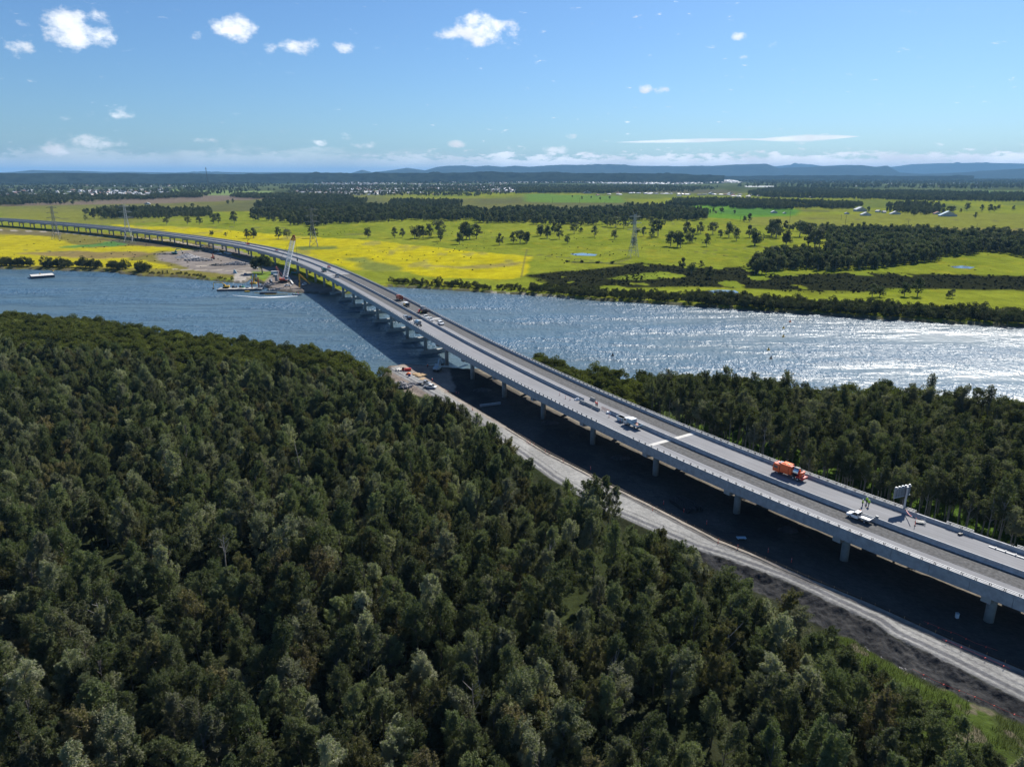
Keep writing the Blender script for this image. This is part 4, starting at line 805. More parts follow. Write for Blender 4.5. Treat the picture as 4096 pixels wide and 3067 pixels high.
W8 = wood([(-700,840),(0,828),(350,818),(400,806),(620,800),(640,792),(400,786),(0,790),(-700,800)], 15, 1.0, 1.3) + wood([(-300,815),(0,812),(600,790),(1000,782),(1100,776),(1150,745),(1000,722),(500,725),(0,735),(-500,745)], 60, 1.2, 1.7) \
   + wood([(1150,785),(1900,790),(2100,772),(2800,772),(2900,752),(2600,745),(2100,742),(1100,745)], 36, 1.0, 1.4) + wood([(1120,742),(2100,740),(2900,738),(2750,716),(2000,712),(1100,714)], 100, 1.6, 2.2) + wood([(2950,752),(4096,765),(4600,770),(4600,722),(3600,718),(2950,725)], 70, 1.6, 2.4)\
   + wood([(560,802),(820,792),(860,781),(760,775),(600,783)], 13, 1., 1.2) + wood([(2060,776),(2600,776),(2560,757),(2080,755)], 17, 1.1, 1.5) + wood([(900,795),(1150,800),(1420,800),(1400,786),(1150,782),(930,780)], 14, 1., 1.3)
for kk_ in range(5): tree('distant_tree', 'far', *at(2290 + kk_ * 37, 792 + (kk_ * 7) % 11, 1.5), 1.2, .9 + .05 * kk_, 'small dark tree beside the distant pasture road', 'tree', 'distant pasture trees', v=kk_)
stuff('tree_belt', 'gum', W1, 'long dark belt of trees across the middle of the pasture', 'wood'); 
indw, restw = near_ind(W4, 120)
for i, p in enumerate(indw): tree('woodland_tree', 'gum', p[0], p[1], p[2], p[3], 'dark tree at the front of the big wood on the right', 'tree', 'front trees of the right hand wood', v=i)
stuff('dark_wood', 'gum', restw, 'large dark wood on the right behind the marsh', 'wood'); stuff('shelter_belts', 'gum', W5, 'dark shelter belts behind the right hand farm', 'wood')
stuff('distant_woods', 'far', W8, 'distant dark woods and trees among the town', 'wood')
# far bank mangroves and bushes
fbx = [(p[0], p[1]) for p in FB]
def band(px0, px1, d0_, d1_, sp, s0, s1, dens=1.):
    out = []; xs_b = [at(q, yy, 0)[0] for q in (px0, px1) for yy in (1030, 1300)]; X, Y = jgrid(min(xs_b) - 20, max(xs_b) + 20, 360, 900, sp); d = pdist(X, Y, FB); pxx, pyy = proj(X, Y, 1.5)
    k_ = ~inpoly(X, Y, RIV) & (d > d0_) & (d < d1_) & (pxx > px0) & (pxx < px1) & (Y > np.interp(X, [p[0] for p in FB], [p[1] for p in FB]) ) & (np.random.rand(len(X)) < dens); return [(x, y, 1.0, random.uniform(s0, s1)) for x, y in zip(X[k_], Y[k_])]
B1 = band(1560, 2120, 7, 16, 4.5, .65, 1.0, .75) + band(1640, 2120, 2, 9, 4.5, .4, .7, .6) + band(2120, 2720, 3, 30, 4.4, .6, 1.0, .8) + band(2740, 4300, 2.5, 30, 4.4, .75, 1.4, .95) + band(2800, 4300, 18, 26, 5., .6, 1.0, .6)
for a, b in ((-500, 138), (178, 278), (308, 402), (443, 508), (552, 598)): B1 += band(a, b, 8, 17, 4.2, 1.15, 1.6, .95)
B1 += band(560, 930, 4, 11, 4, .3, .55, .4)
indb, restb = near_ind(B1, 60, 4)
for i, p in enumerate(indb): tree('river_mangrove', 'bank', p[0], p[1], p[2], p[3], 'olive mangrove on the far river bank at the right', 'tree', 'mangroves along the far bank', v=i)
stuff('far_mangroves', 'bank', restb, 'mangrove fringe along the far river bank', 'mangroves')
X, Y = jgrid(0, 560, 480, 900, 2.3); k_ = inpoly(X, Y, MA) & (fbm(X, Y * .55, 34, 4, 61) < q75); k_ &= np.random.rand(len(X)) < fbm(X, Y * .5, 9, 3, 88) * 1.2 - .1; sh = [(x, y, 1.2, random.choice((.2, .25, .3, .35, .5, .8)) * random.uniform(.8, 1.2)) for x, y in zip(X[k_], Y[k_])]
X, Y = jgrid(-600, 560, 600, 1100, 17); k_ = ~inpoly(X, Y, RIV) & (Y > 640) & (fbm(X, Y, 60, 3, 12) > .55); sh += [(x, y, 1.3, random.uniform(.25, .7)) for x, y in zip(X[k_], Y[k_])]
for i in range(4): tree('low_shrub', 'shrub', *at(2270 + 60 * i, 1049 + i * 2, 1.5), 1.4, 1.5, 'low dark shrub in the ditch line before the marsh', 'shrub', 'ditch shrubs', v=i)
stuff('rushes', 'shrub', sh, 'dark rushes and low scrub of the marsh', 'scrub')
# big fig beside the crane pad
b_ = TREEOBJ[('gum', 0)]
def big_tree(px, py, H, Wd, label, seed):
    rg = np.random.default_rng(seed); n_ = 95; a = rg.uniform(0, 6.28, n_); r = rg.uniform(.15, 1, n_) ** .6 * Wd / 2 * .85; z = H * (.16 + .76 * np.sqrt(np.clip(1 - (r / (Wd / 2)) ** 2, 0, 1)) * rg.uniform(.45, 1, n_)); C_ = np.stack([r * np.cos(a), r * np.sin(a), z], 1)
    V, F = plumes(rg, C_, rg.uniform(1.0, 2.0, n_), 120, .8, .55, .15, .9); root = empty('fig_tree', label, 'tree', at(px, py, 1.5) + (1.4,)); c = bpy.data.objects.new('crown', npmesh('crown', V, F, M['gum'], smooth=False)); COL.objects.link(c); c.parent = root
    t = bpy.data.objects.new('trunk', trunk_mesh('gum', H * .6, C_ * np.array([.6, .6, .7]), 3)); COL.objects.link(t); t.parent = root; t.scale = (2.2, 2.2, 1)
big_tree(1050, 1093, 17.5, 20, 'huge spreading fig tree beside the crane pad on the far bank', 3)
# ------------------------------------------------------------------ vehicles (nose towards +X, origin on the ground)
def wheel(root, x, y, r=.38, w=.26):
    m_ = MB(); m_.tube((x, y - w / 2, r), (x, y + w / 2, r), r, n=16); t = m_.build('wheel', 'black', root)
    m_ = MB(); m_.tube((x, y - w / 2 - .01, r), (x, y + w / 2 + .01, r), r * .55, n=12); m_.build('rim', 'silver', t); return t
def lights(root, xf, xr, y, z, zr=None):
    for s in (-1, 1):
        m_ = MB(); m_.box(xf, s * y, z, .08, .32, .18); m_.build('headlight', 'chrome', root); m_ = MB(); m_.box(xr, s * y, zr or z, .06, .2, .22); m_.build('tail_light', 'red', root)
def car(name, label, paint, kind, loc, rz, group=None, cat=None, load=None):
    r = empty(name, label, cat or ('ute' if kind != 'suv' else 'car'), loc, rz, group); L = 5.3 if kind != 'suv' else 4.8; W = 1.86; f = L / 2
    m_ = MB(); rear = -f if kind != 'tray' else -.1
    m_.prism([(rear, .42), (f - .12, .42), (f, .62), (f - .06, .98), (f - 1.15, 1.12), (rear, 1.10)], -W / 2, W / 2); m_.build('body', paint, r, bevel=.05)
    if kind == 'suv': C_ = [(-f + .08, 1.08), (-f + .35, 1.74), (f - 2.15, 1.76), (f - 1.2, 1.1)]
    elif kind == 'pickup': C_ = [(-.55, 1.08), (-.40, 1.76), (.75, 1.78), (1.62, 1.1)]
    else: C_ = [(-.05, 1.08), (.05, 1.76), (.80, 1.78), (1.60, 1.1)]
    m_ = MB(); m_.prism(C_, -W / 2 + .06, W / 2 - .06); gl = m_.build('windows', 'glass', r)
    m_ = MB(); x0, x1 = C_[1][0], C_[2][0]; m_.box((x0 + x1) / 2, 0, 1.79, x1 - x0 + .12, W - .16, .07); m_.build('roof', paint, r, bevel=.03)
    for s in (-1, 1):
        m_ = MB()
        for (xa, za), (xb, zb) in ((C_[0], C_[1]), (C_[3], C_[2])): m_.tube((xa, s * (W / 2 - .06), za), (xb, s * (W / 2 - .07), zb), .055, n=5)
        m_.build('pillar', paint, r)
    if kind == 'pickup':
        m_ = MB(); m_.box(-f + 1.05, 0, 1.115, 1.75, W - .3, .03); m_.build('tub_liner', 'dark', r)
    if kind == 'tray':
        m_ = MB(); m_.box(-f + 1.25, 0, .86, 2.55, 2.0, .12); m_.build('tray', 'steel', r)
        for a in ((-f + 1.25, .98, 2.5, .05), (-f + 1.25, -.98, 2.5, .05), (-f, 0, .05, 2.0), (-f + 2.5, 0, .06, 2.0)): m_ = MB(); m_.box(a[0], a[1], 1.05, a[2], a[3], .28); m_.build('side_panel', 'silver', r)
        m_ = MB(); [m_.tube((-f + 2.5, y, 1), (-f + 2.5, y, 1.75), .03, n=5) for y in (-.9, -.3, .3, .9)]; m_.tube((-f + 2.5, -.9, 1.75), (-f + 2.5, .9, 1.75), .03, n=5); m_.build('head_board', 'dark', r)
    for x in (f - .95, -f + 1.05):
        for s in (-1, 1): wheel(r, x, s * (W / 2 - .12))
    lights(r, f - .03, -f, W / 2 - .3, .85, .95); KIDS[r.name] = list(r.children); return r
def truck_cab(r, x, paint, w=2.35, h=2.7, l=1.9):
    m_ = MB(); m_.prism([(x, .55), (x + l, .55), (x + l + .06, 1.45), (x + l - .18, h), (x, h)], -w / 2, w / 2); c = m_.build('cab', paint, r, bevel=.06)
    m_ = MB(); m_.add([(x + l + .075, -w / 2 + .15, 1.5), (x + l + .075, w / 2 - .15, 1.5), (x + l - .1, w / 2 - .2, h - .25), (x + l - .1, -w / 2 + .2, h - .25)], [(0, 1, 2, 3)]); m_.build('windscreen', 'glass', c)
    for s in (-1, 1): m_ = MB(); m_.box(x + l * .55, s * (w / 2 + .005), 1.85, l * .6, .03, .65); m_.build('side_window', 'glass', c); m_ = MB(); m_.box(x + l + .12, s * (w / 2 + .14), 1.9, .1, .2, .5); m_.build('mirror', 'dark', c)
    for s in (-1, 1): m_ = MB(); m_.box(x + l + .05, s * (w / 2 - .3), .85, .08, .35, .22); m_.build('headlight', 'chrome', r)
def chassis(r, x0, x1, axles, w=2.3, rad=.5):
    m_ = MB(); m_.box((x0 + x1) / 2, 0, .82, x1 - x0, .9, .28); m_.build('chassis', 'dark', r)
    for x in axles:
        for s in (-1, 1): wheel(r, x, s * (w / 2 - .17), rad, .34)
def place(p, dz=.0): s_, o_ = on_deck(*p); return fr(s_, float(o_), dz), heading(s_), float(s_), float(o_)
# orange road patching truck
loc, h_, s_, o_ = place((3158, 1905), .0)
r = empty('patching_truck', 'orange three axle road patching truck with a polished bitumen tank, beside the far parapet', 'truck', loc, h_)
chassis(r, -4.2, 4.1, (2.9, -1.7, -2.95)); truck_cab(r, 2.35, 'orange', 2.4, 2.75)
m_ = MB(); m_.box(.95, 0, 2.0, 2.5, 2.4, 2.35); hp = m_.build('hopper_body', 'orange', r, bevel=.05)
m_ = MB(); m_.box(-.75, .55, 2.15, .7, 1.3, 2.2); m_.build('rear_cabinet', 'orange', r, bevel=.04)
m_ = MB(); m_.box(2.6, 0, 2.95, 1.0, 1.2, .22); m_.build('roof_unit', 'silver', r); m_ = MB(); m_.box(.9, 0, 3.2, 2.3, 2.0, .05); m_.build('hopper_lid', 'hivo', r)
m_ = MB(); m_.ball((.3, .3, 3.2), .45, 10, 6, (1, 1, .4)); m_.build('hatch', 'green', r)
m_ = MB(); m_.tube((-.45, -.15, 2.0), (-2.7, -.15, 2.0), .98, n=24); t = m_.build('bitumen_tank', 'chrome', r, smooth=False)
m_ = MB(); m_.box(-2.0, -.1, 3.02, 1.3, .9, .16); m_.build('walkway', 'dark', t)
for x, y in ((-3.25, -.8), (-3.5, .6)): m_ = MB(); m_.box(x, y, 1.75, .5, .6, 1.3); m_.build('pump_box', 'orange', r, bevel=.03)
m_ = MB(); m_.box(-3.3, 0, 1.05, 1.9, 2.3, .22); m_.box(-4.15, 0, .95, .35, 2.4, .5); m_.build('rear_platform', 'red', r); m_ = MB(); m_.box(-3.6, 0, 2.42, .5, 1.5, .08); m_.build('rear_hood', 'orange', r)
m_ = MB(); [m_.tube((-4.1, y, 1.1), (-4.1, y, 2.0), .03, n=5) for y in (-1, 1)]; m_.tube((-4.1, -1, 2), (-4.1, 1, 2), .03, n=5); m_.build('rail_frame', 'steel', r)
m_ = MB(); m_.box(-.5, -1.205, 1.02, 5.4, .02, .1); m_.build('reflective_stripe', 'yellow', r); m_ = MB(); m_.box(.2, -1.25, .75, 1.6, .35, .6); m_.build('tool_locker', 'orange', r)
m_ = MB(); m_.tube((.9, .6, 3.3), (2.9, .3, 3.25), .09, n=8); m_.build('hose_boom', 'orange', r)
# white tray utility and small truck on the near carriageway
loc, h_, s_, o_ = place((3447, 2072)); car('utility_vehicle', 'white tray back utility parked against the median beside the four nearest workers', 'white', 'tray', fr(s_, -1.75), h_)
loc, h_, s_, o_ = place((2538, 1706)); loc = fr(s_, -2.1)
r = empty('light_truck', 'small white crew truck with covered box and open tray by the median gap', 'truck', loc, h_); chassis(r, -3.3, 2.2, (2.1, -1.7), 2.1, .42); truck_cab(r, 1.45, 'dirtywhite', 2.1, 2.35, 1.5)
m_ = MB(); m_.box(.25, 0, 1.85, 2.0, 2.15, 1.35); m_.build('storage_box', 'paleblue', r, bevel=.04); m_ = MB(); m_.box(.25, 0, 2.58, 2.15, 2.3, .1); m_.build('box_roof', 'white', r)
m_ = MB(); m_.box(-2.1, 0, 1.05, 2.7, 2.2, .1); m_.build('tray', 'dark', r)
for a in ((-2.1, 1.08, 2.7, .06), (-2.1, -1.08, 2.7, .06), (-3.45, 0, .06, 2.2)): m_ = MB(); m_.box(a[0], a[1], 1.3, a[2], a[3], .45); m_.build('side_panel', 'paleblue', r)
for i in range(5): m_ = MB(); m_.box(-2.6 + .3 * i, .5 - .28 * i, 1.25, .8, .35, .25, .5 * i); m_.build('tool_crate', ['red', 'green', 'timber', 'grey', 'red'][i], r)
s2, o2 = on_deck(2510, 1680); loc = fr(s2 + .6, -1.6)
r = empty('skip_bin', 'open topped pale metal skip standing before the small white truck', 'bin', loc, h_)
m_ = MB(); m_.prism([(-1.1, .15), (1.1, .15), (1.5, 1.35), (-1.5, 1.35)], -.85, .85); m_.build('bin_body', 'paleblue', r); m_ = MB()
for a in ((0, .86, 3.1, .08), (0, -.86, 3.1, .08), (1.5, 0, .08, 1.8), (-1.5, 0, .08, 1.8)): m_.box(a[0], a[1], 1.38, a[2], a[3], .08)
m_.build('rim', 'white', r); m_ = MB(); m_.box(0, 0, 1.3, 2.8, 1.6, .1); m_.build('fill', 'dark', r)
# people
def person(label, loc, rz, shirt, hat='white', pose='stand', tool=False, trouser='cloth'):
    r = empty('person', label, 'person', loc, rz)
    P = {'hip': (0, 0, .94), 'belly': (0, 0, 1.12), 'chest': (0, 0, 1.36), 'neck': (0, 0, 1.50), 'head': (.02, 0, 1.62), 'top': (.02, 0, 1.72)}
    st = .22 if pose == 'walk' else .0; 
    for s, n_ in ((1, 'l'), (-1, 'r')):
        P['sh' + n_] = (0, s * .19, 1.43); P['el' + n_] = (.06, s * .27, 1.16); P['ha' + n_] = (.24, s * .22, .98); P['fi' + n_] = (.30, s * .21, .94)
        P['hj' + n_] = (0, s * .10, .90); P['kn' + n_] = (.07 + s * st * .7, s * .12, .48); P['an' + n_] = (s * st * 1.4, s * .13, .09); P['to' + n_] = (s * st * 1.4 + .17, s * .14, .05)
    if pose in ('lean', 'sit'):
        for k_ in ('belly', 'chest', 'neck', 'head', 'top', 'shl', 'shr', 'ell', 'elr', 'hal', 'har', 'fil', 'fir'):
            x, y, z = P[k_]; d = (z - .94); a = .65 if pose == 'lean' else .25; P[k_] = (x + d * math.sin(a), y, .94 + d * math.cos(a))
    if pose == 'sit':
        for n_, s in (('l', 1), ('r', -1)): P['kn' + n_] = (.42, s * .14, .92); P['an' + n_] = (.5, s * .14, .5); P['to' + n_] = (.66, s * .14, .47)
    def skin(nm, ch, rad, mt, par):
        names = []; E_ = []
        for c_ in ch:
            for a, b in zip(c_[:-1], c_[1:]):
                for q in (a, b):
                    if q not in names: names.append(q)
                E_.append((names.index(a), names.index(b)))
        me = bpy.data.meshes.new(nm); me.from_pydata([P[q] for q in names], E_, []); me.materials.append(M[mt]); o = bpy.data.objects.new(nm, me); COL.objects.link(o); o.parent = par
        sm = o.modifiers.new('skin', 'SKIN'); sm.use_smooth_shade = True
        for i, q in enumerate(names): me.skin_vertices[0].data[i].radius = (rad[q[:2]] if q[:2] in rad else rad.get(q, .07),) * 2
        me.skin_vertices[0].data[0].use_root = True; o.modifiers.new('sub', 'SUBSURF').levels = 1; return o
    RB = {'hi': .14, 'be': .14, 'ch': .15, 'ne': .06, 'he': .10, 'to': .09, 'sh': .065, 'el': .045, 'ha': .038, 'fi': .03, 'hj': .09, 'kn': .06, 'an': .045}
    RB2 = dict(RB); RB2.update({'top': .09, 'tol': .045, 'tor': .045}); 
    rad_ = {k_: v for k_, v in RB.items()}; rad_['to'] = .05
    body = skin('body', [['hip', 'belly', 'chest', 'neck', 'head', 'top']] + [['chest', 'sh' + n_, 'el' + n_, 'ha' + n_, 'fi' + n_] for n_ in 'lr'] + [['hip', 'hj' + n_, 'kn' + n_, 'an' + n_, 'to' + n_] for n_ in 'lr'], rad_, 'skin', r)
    big = {k_: v + .03 for k_, v in rad_.items()}
    skin('shirt', [['belly', 'chest'], ['hip', 'belly']] + [['chest', 'sh' + n_, 'el' + n_, 'ha' + n_] for n_ in 'lr'], big, shirt, r)
    skin('trousers', [['hip', 'hj' + n_, 'kn' + n_, 'an' + n_, 'to' + n_] for n_ in 'lr'], big, trouser, r)
    hx, hy, hz2 = P['top']; m_ = MB(); m_.ball((hx, hy, hz2 - .01), .15, 12, 6, (1, .9, .75)); m_.build('helmet', hat, r, smooth=True)
    if tool: m_ = MB(); m_.tube((.3, -.2, .98), (.85, -.5, .05), .022, n=6); m_.box(.87, -.5, .05, .3, .2, .06); m_.build('long_handled_tool', 'timber', r)
    return r
def pd(px, py, dz=.03): loc, h_, s_, o_ = place((px, py)); return (loc[0], loc[1], loc[2] + dz)
person('worker in a hi vis yellow jacket standing by the far parapet, furthest of the trio', pd(3461, 2012), R(200), 'hivis')
person('worker in hi vis yellow holding a long handled tool on the far carriageway', pd(3455, 2026), R(-20), 'hivis', tool=True)
person('striding worker in a faded yellow vest and white helmet, rightmost of the trio', pd(3482, 2028), R(210), 'hivis', pose='walk')
a_ = on_deck(3456, 2056); person('worker in an orange jacket leaning over the median beside the tray utility', fr(a_[0], .55, .02), heading(a_[0]) + R(80), 'hivo', 'dark', 'lean')
person('worker in red kneeling height stance at the median gap, left of the pair', pd(2382, 1622), R(230), 'safety', 'red', 'lean'); person('worker in red standing at the median gap, right of the pair', pd(2392, 1628), R(200), 'safety', 'red')
person('worker in red beside the dark paving machine', pd(1674, 1255), R(0), 'safety'); person('worker in bright yellow beside the dark paving machine', pd(1682, 1257), R(60), 'hivis'); person('worker in orange behind the paving machine', pd(1687, 1254), R(120), 'hivo')
person('lone worker standing at the median of the mid river span', pd(1545, 1196), R(0), 'grey', 'grey')
# concrete blocks, sandbags, cage and posts round the median gap
def block(px, py, L, label, off_=None, name='concrete_block', rz=0.):
    s_, o_ = on_deck(px, py); o_ = off_ if off_ is not None else float(o_); r = MB(); r.prism([(-L / 2, 0), (L / 2, 0), (L / 2, .95), (-L / 2, .95)], -.3, .3); x, y, z = fr(s_, o_, .03)
    V = [];  
    for (a, b, c) in r.v: V.append((a, b * (1 - .5 * c / .95), c))
    r.v = V; o = r.build(name, 'concrete_d', bevel=.03); o.location = (x, y, z); o.rotation_euler = (0, 0, heading(s_) + rz); tag(o, label, 'barrier block', 'loose concrete blocks at the median gap'); return o
block(2331, 1614, 3.0, 'short loose concrete block left of the row at the median gap'); block(2358, 1625, 3.6, 'middle loose concrete block at the median gap'); block(2385, 1638, 3.6, 'longest loose concrete block, right end of the row at the gap'); block(2373, 1602, 2.6, 'lone concrete block behind the red workers on the far side of the gap')
def heap(name, px, py, label, mt, rx, ry, hz_, n_=26, deck_=False, z=1.5, seed=1, cat='heap', rock_=.5):
    rg = random.Random(seed); m_ = MB(); loc = pd(px, py) if deck_ else at(px, py, z) + (z - .15,)
    for i in range(n_):
        a = rg.uniform(0, 6.28); t = rg.uniform(0, 1) ** .6; s = rock_ * rg.uniform(.6, 1.4); x, y = rx * t * math.cos(a), ry * t * math.sin(a)
        m_.box(x, y, hz_ * (1 - t) * .9 + s * .2, s * rg.uniform(.8, 1.4), s, s * .8, rg.uniform(0, 3), rg.uniform(-.6, .6), .8, .7)
    if not deck_:
        NS = 28
        for j in range(5):
            pass
        V = [(0, 0, hz_)]; 
        for k_ in range(1, 6):
            for i in range(NS): a = 6.283 * i / NS; q = k_ / 5 * (1 + rg.uniform(-.08, .08)); V.append((rx * q * math.cos(a), ry * q * math.sin(a), max(-.1, hz_ * (1 - q) * rg.uniform(.88, 1.1))))
        F = [(0, 1 + i, 1 + (i + 1) % NS) for i in range(NS)] + [(1 + k_ * NS + i, 1 + (k_ + 1) * NS + i, 1 + (k_ + 1) * NS + (i + 1) % NS, 1 + k_ * NS + (i + 1) % NS) for k_ in range(4) for i in range(NS)]; m_.add(V, F)
    o = m_.build(name, mt); o.location = loc; tag(o, label, cat); return o
heap('sandbag_pile', 2309, 1598, 'white sandbags heaped at the left end of the median gap', 'white', 1.1, .6, .4, 14, True, seed=3, cat='sandbags'); heap('sandbag_pile', 2437, 1655, 'white sandbags heaped at the right end of the median gap', 'white', 1.0, .5, .35, 12, True, seed=4, cat='sandbags')
s_, o_ = on_deck(2415, 1646); r = MB(); L_ = 4.4
for i in range(14): x = -L_ / 2 + L_ * i / 13; r.tube((x, -.22, 0), (x, -.18, 1.0), .018, n=4); r.tube((x, .22, 0), (x, .18, 1.0), .018, n=4); r.tube((x, -.18, 1.0), (x, .18, 1.0), .018, n=4)
for z in (.15, .45, .75, 1.0):
    for y in (-.2, .2): r.tube((-L_ / 2, y, z), (L_ / 2, y, z), .018, n=4)
o = r.build('reinforcement_cage', 'rust'); o.location = fr(s_, -.1, .03); o.rotation_euler = (0, 0, heading(s_)); tag(o, 'rusty reinforcement cage of the unfinished median', 'steel cage')
def post(px, py, label, deck_=True, z=1.9, name='marker_post', hh=1.1, group='orange marker posts'):
    r = empty(name, label, 'marker post', (pd(px, py) if deck_ else at(px, py, z) + (z,)), 0, group); m_ = MB(); m_.tube((0, 0, 0), (0, 0, hh), .06, .05, 8); m_.build('post', 'safety', r); m_ = MB(); m_.tube((0, 0, 0), (0, 0, .08), .22, .16, 10); m_.build('foot', 'black', r)
    m_ = MB(); m_.tube((0, 0, hh * .7), (0, 0, hh * .82), .067, n=8); m_.build('reflective_band', 'white', r); return r
for p, l in (((2242, 1583), 'first'), ((2262, 1595), 'second'), ((2283, 1602), 'third')): post(p[0], p[1], l + ' orange marker post from the left on the near carriageway')
post(2435, 1669, 'orange marker post in front of the right hand sandbags'); post(2484, 1689, 'orange marker post in front of the pale skip')
for i, p in enumerate([(2108, 1770), (2115, 1774), (2121, 1777), (2136, 1783), (2181, 1810), (2196, 1816), (2253, 1848), (1915, 1700), (1891, 1642), (1835, 1577), (1825, 1575), (1780, 1570), (1792, 1568), (1890, 1640)]): post(p[0], p[1], 'slim orange haul road post, ' + nth(i + 1) + ' of those by the bridge shadow', False, 2.2, hh=1.0, group='orange posts along the haul road')
for i, p in enumerate([(2654, 2018), (2735, 2050), (2826, 2098), (2872, 2175), (2950, 2198), (3072, 2210), (3165, 2250), (2362, 1880), (2610, 2045)]): post(p[0], p[1], 'orange bollard by the haul road right of the forest, ' + nth(i + 1) + ' from the left', False, 2.2, hh=1.25, group='bollards along the haul road')
post(3652, 2100, 'tall red marker post on the far carriageway below the sign', hh=1.9)
s_, o_ = on_deck(3612, 2058); a0 = Vector(fr(s_, 9.5, 1.0)); s2, o2 = on_deck(3652, 2096); a1 = Vector(fr(s2, float(o2), 1.7)); m_ = MB()
for i in range(12): p = a0.lerp(a1, i / 12); q = a0.lerp(a1, (i + .8) / 12); p.z -= .25 * math.sin(i / 12 * 3.14); q.z -= .25 * math.sin((i + .8) / 12 * 3.14); m_.tube(p, q, .10, n=5, k=i % 2)
tag(m_.build('barrier_tape', ['safety', 'white']), 'red and white bunting strung from the far parapet to the tall red post', 'bunting')
# overhead message sign, seen from behind
s_, o_ = on_deck(3612, 2045); X_, Y_, Z_ = fr(s_, 10.9); hd_ = heading(s_)
r = empty('message_sign', 'large grey roadside message sign on a steel post behind the far parapet, seen from behind', 'sign', (X_, Y_, 1.5), R(-68))
zt_ = Z_ - 1.5; m_ = MB(); m_.tube((0, 0, 0), (0, 0, zt_ + 6.0), .26, .22, 14); m_.build('post', 'steel', r, smooth=False)
m_ = MB(); m_.box(-.55, -.9, zt_ + 4.7, .35, 4.8, 2.6); pn = m_.build('cabinet', 'grey', r, bevel=.03); m_ = MB(); [m_.box(-.32, -.9, z, .1, 5.0, .16) for z in (zt_ + 5.75, zt_ + 3.6)]; m_.build('cross_beam', 'steel', pn)
m_ = MB(); [m_.box(-.34, y, zt_ + 4.7, .06, .05, 2.4) for y in (-3.2, -2.4, -1.6, -.2, .6, 1.4)]; m_.build('stiffener', 'silver', pn); m_ = MB(); [m_.box(-.5, y, zt_ + 6.1, .3, .4, .2) for y in (-3, -2, -1, 0, 1.2)]; m_.build('vent_hood', 'silver', pn)

s_, o_ = on_deck(3700, 2082); r = empty('steel_trestle', 'folded pale steel trestle lying on the far carriageway right of the bunting', 'trestle', fr(s_, 7.6, .03), heading(s_) + .5); m_ = MB()
for y in (-.9, .9): m_.tube((-1.0, y, .35), (1.0, y, .75), .06, n=6); m_.tube((-1.0, y, .02), (-1.0, y, .8), .05, n=6)
m_.tube((-1, -.9, .35), (-1, .9, .35), .06, n=6); m_.build('frame', 'steel', r); m_ = MB(); m_.box(0, 0, .3, 1.7, 1.6, .05); m_.build('platform', 'dark', r)
s_, o_ = on_deck(3527, 2080); m_ = MB(); m_.box(0, 0, .22, .6, .4, .44, 0, 0, .95, .95); m_.box(0, 0, .47, .64, .44, .05); o = m_.build('tool_box', 'grey', bevel=.02); o.location = fr(s_, 0, 1.13); o.rotation_euler = (0, 0, hd_); tag(o, 'small grey case standing on top of the median right of the utility', 'tool case')
s_, o_ = on_deck(3838, 2138); m_ = MB(); m_.box(0, 0, .2, .9, .5, .4, .3); m_.tube((0, 0, .3), (.5, .2, .9), .04); m_.tube((.3, -.2, .18), (.3, .2, .18), .18); o = m_.build('cut_off_saw', 'dark'); o.location = fr(s_, float(o_), .03); tag(o, 'small dark hand machine left on the far carriageway at the right', 'power tool')
s_, o_ = on_deck(4050, 2200); r = MB()
for k_ in (0, .25): r.box(0, k_, .08 + k_ * .1, 6.5, .14, .12)
for x in (-1.6, .2, 2): r.box(x, .1, .25, .1, .5, .3)
o = r.build('spare_rail', 'steel'); o.location = fr(s_, 7.9, .03); o.rotation_euler = (0, 0, heading(s_)); tag(o, 'spare parapet rail lying on the far carriageway at the right edge', 'steel rail')
# vehicles further along the deck
def dcar(p, off_, paint, kind, label, flip=False, name='utility_vehicle', group=None):
    s_, o_ = on_deck(*p); return car(name, label, paint, kind, fr(s_, off_ if off_ is not None else float(o_), .03), heading(s_) + (math.pi if flip else 0), group)
dcar((1612, 1222), 2.4, 'white', 'pickup', 'white utility between the orange tipper and the tray truck on the far carriageway', True)
dcar((1719, 1272), 2.0, 'white', 'pickup', 'white utility nose to tail behind another, left one of the pair by the joint', True); dcar((1732, 1283), 2.0, 'white', 'pickup', 'white utility, right one of the pair by the joint', True)
dcar((1764, 1299), 3.6, 'white', 'suv', 'white station wagon alone on the far carriageway, nearest of the group', True, 'parked_car')
dcar((1627, 1277), -7.9, 'silver', 'suv', 'silver grey wagon beside the near parapet behind the dark wagon', True, 'parked_car'); dcar((1652, 1278), -6.9, 'navy', 'suv', 'dark wagon beside the near parapet with its red tail lights towards us', False, 'parked_car')
s_, o_ = on_deck(1676, 1302); r = empty('tanker_truck', 'white water tanker truck by the near parapet', 'truck', fr(s_, -7.4, .03), heading(s_)); chassis(r, -3, 2.4, (2.0, -1.6, -2.6)); truck_cab(r, 1.3, 'dirtywhite', 2.2, 2.4, 1.5)
m_ = MB(); m_.tube((1.0, 0, 1.9), (-2.9, 0, 1.9), .95, n=18); m_.build('tank', 'paleblue', r); m_ = MB(); m_.tube((-2.9, 0, 1.9), (-3.0, 0, 1.9), .97, n=18); m_.build('tank_end', 'grey', r)
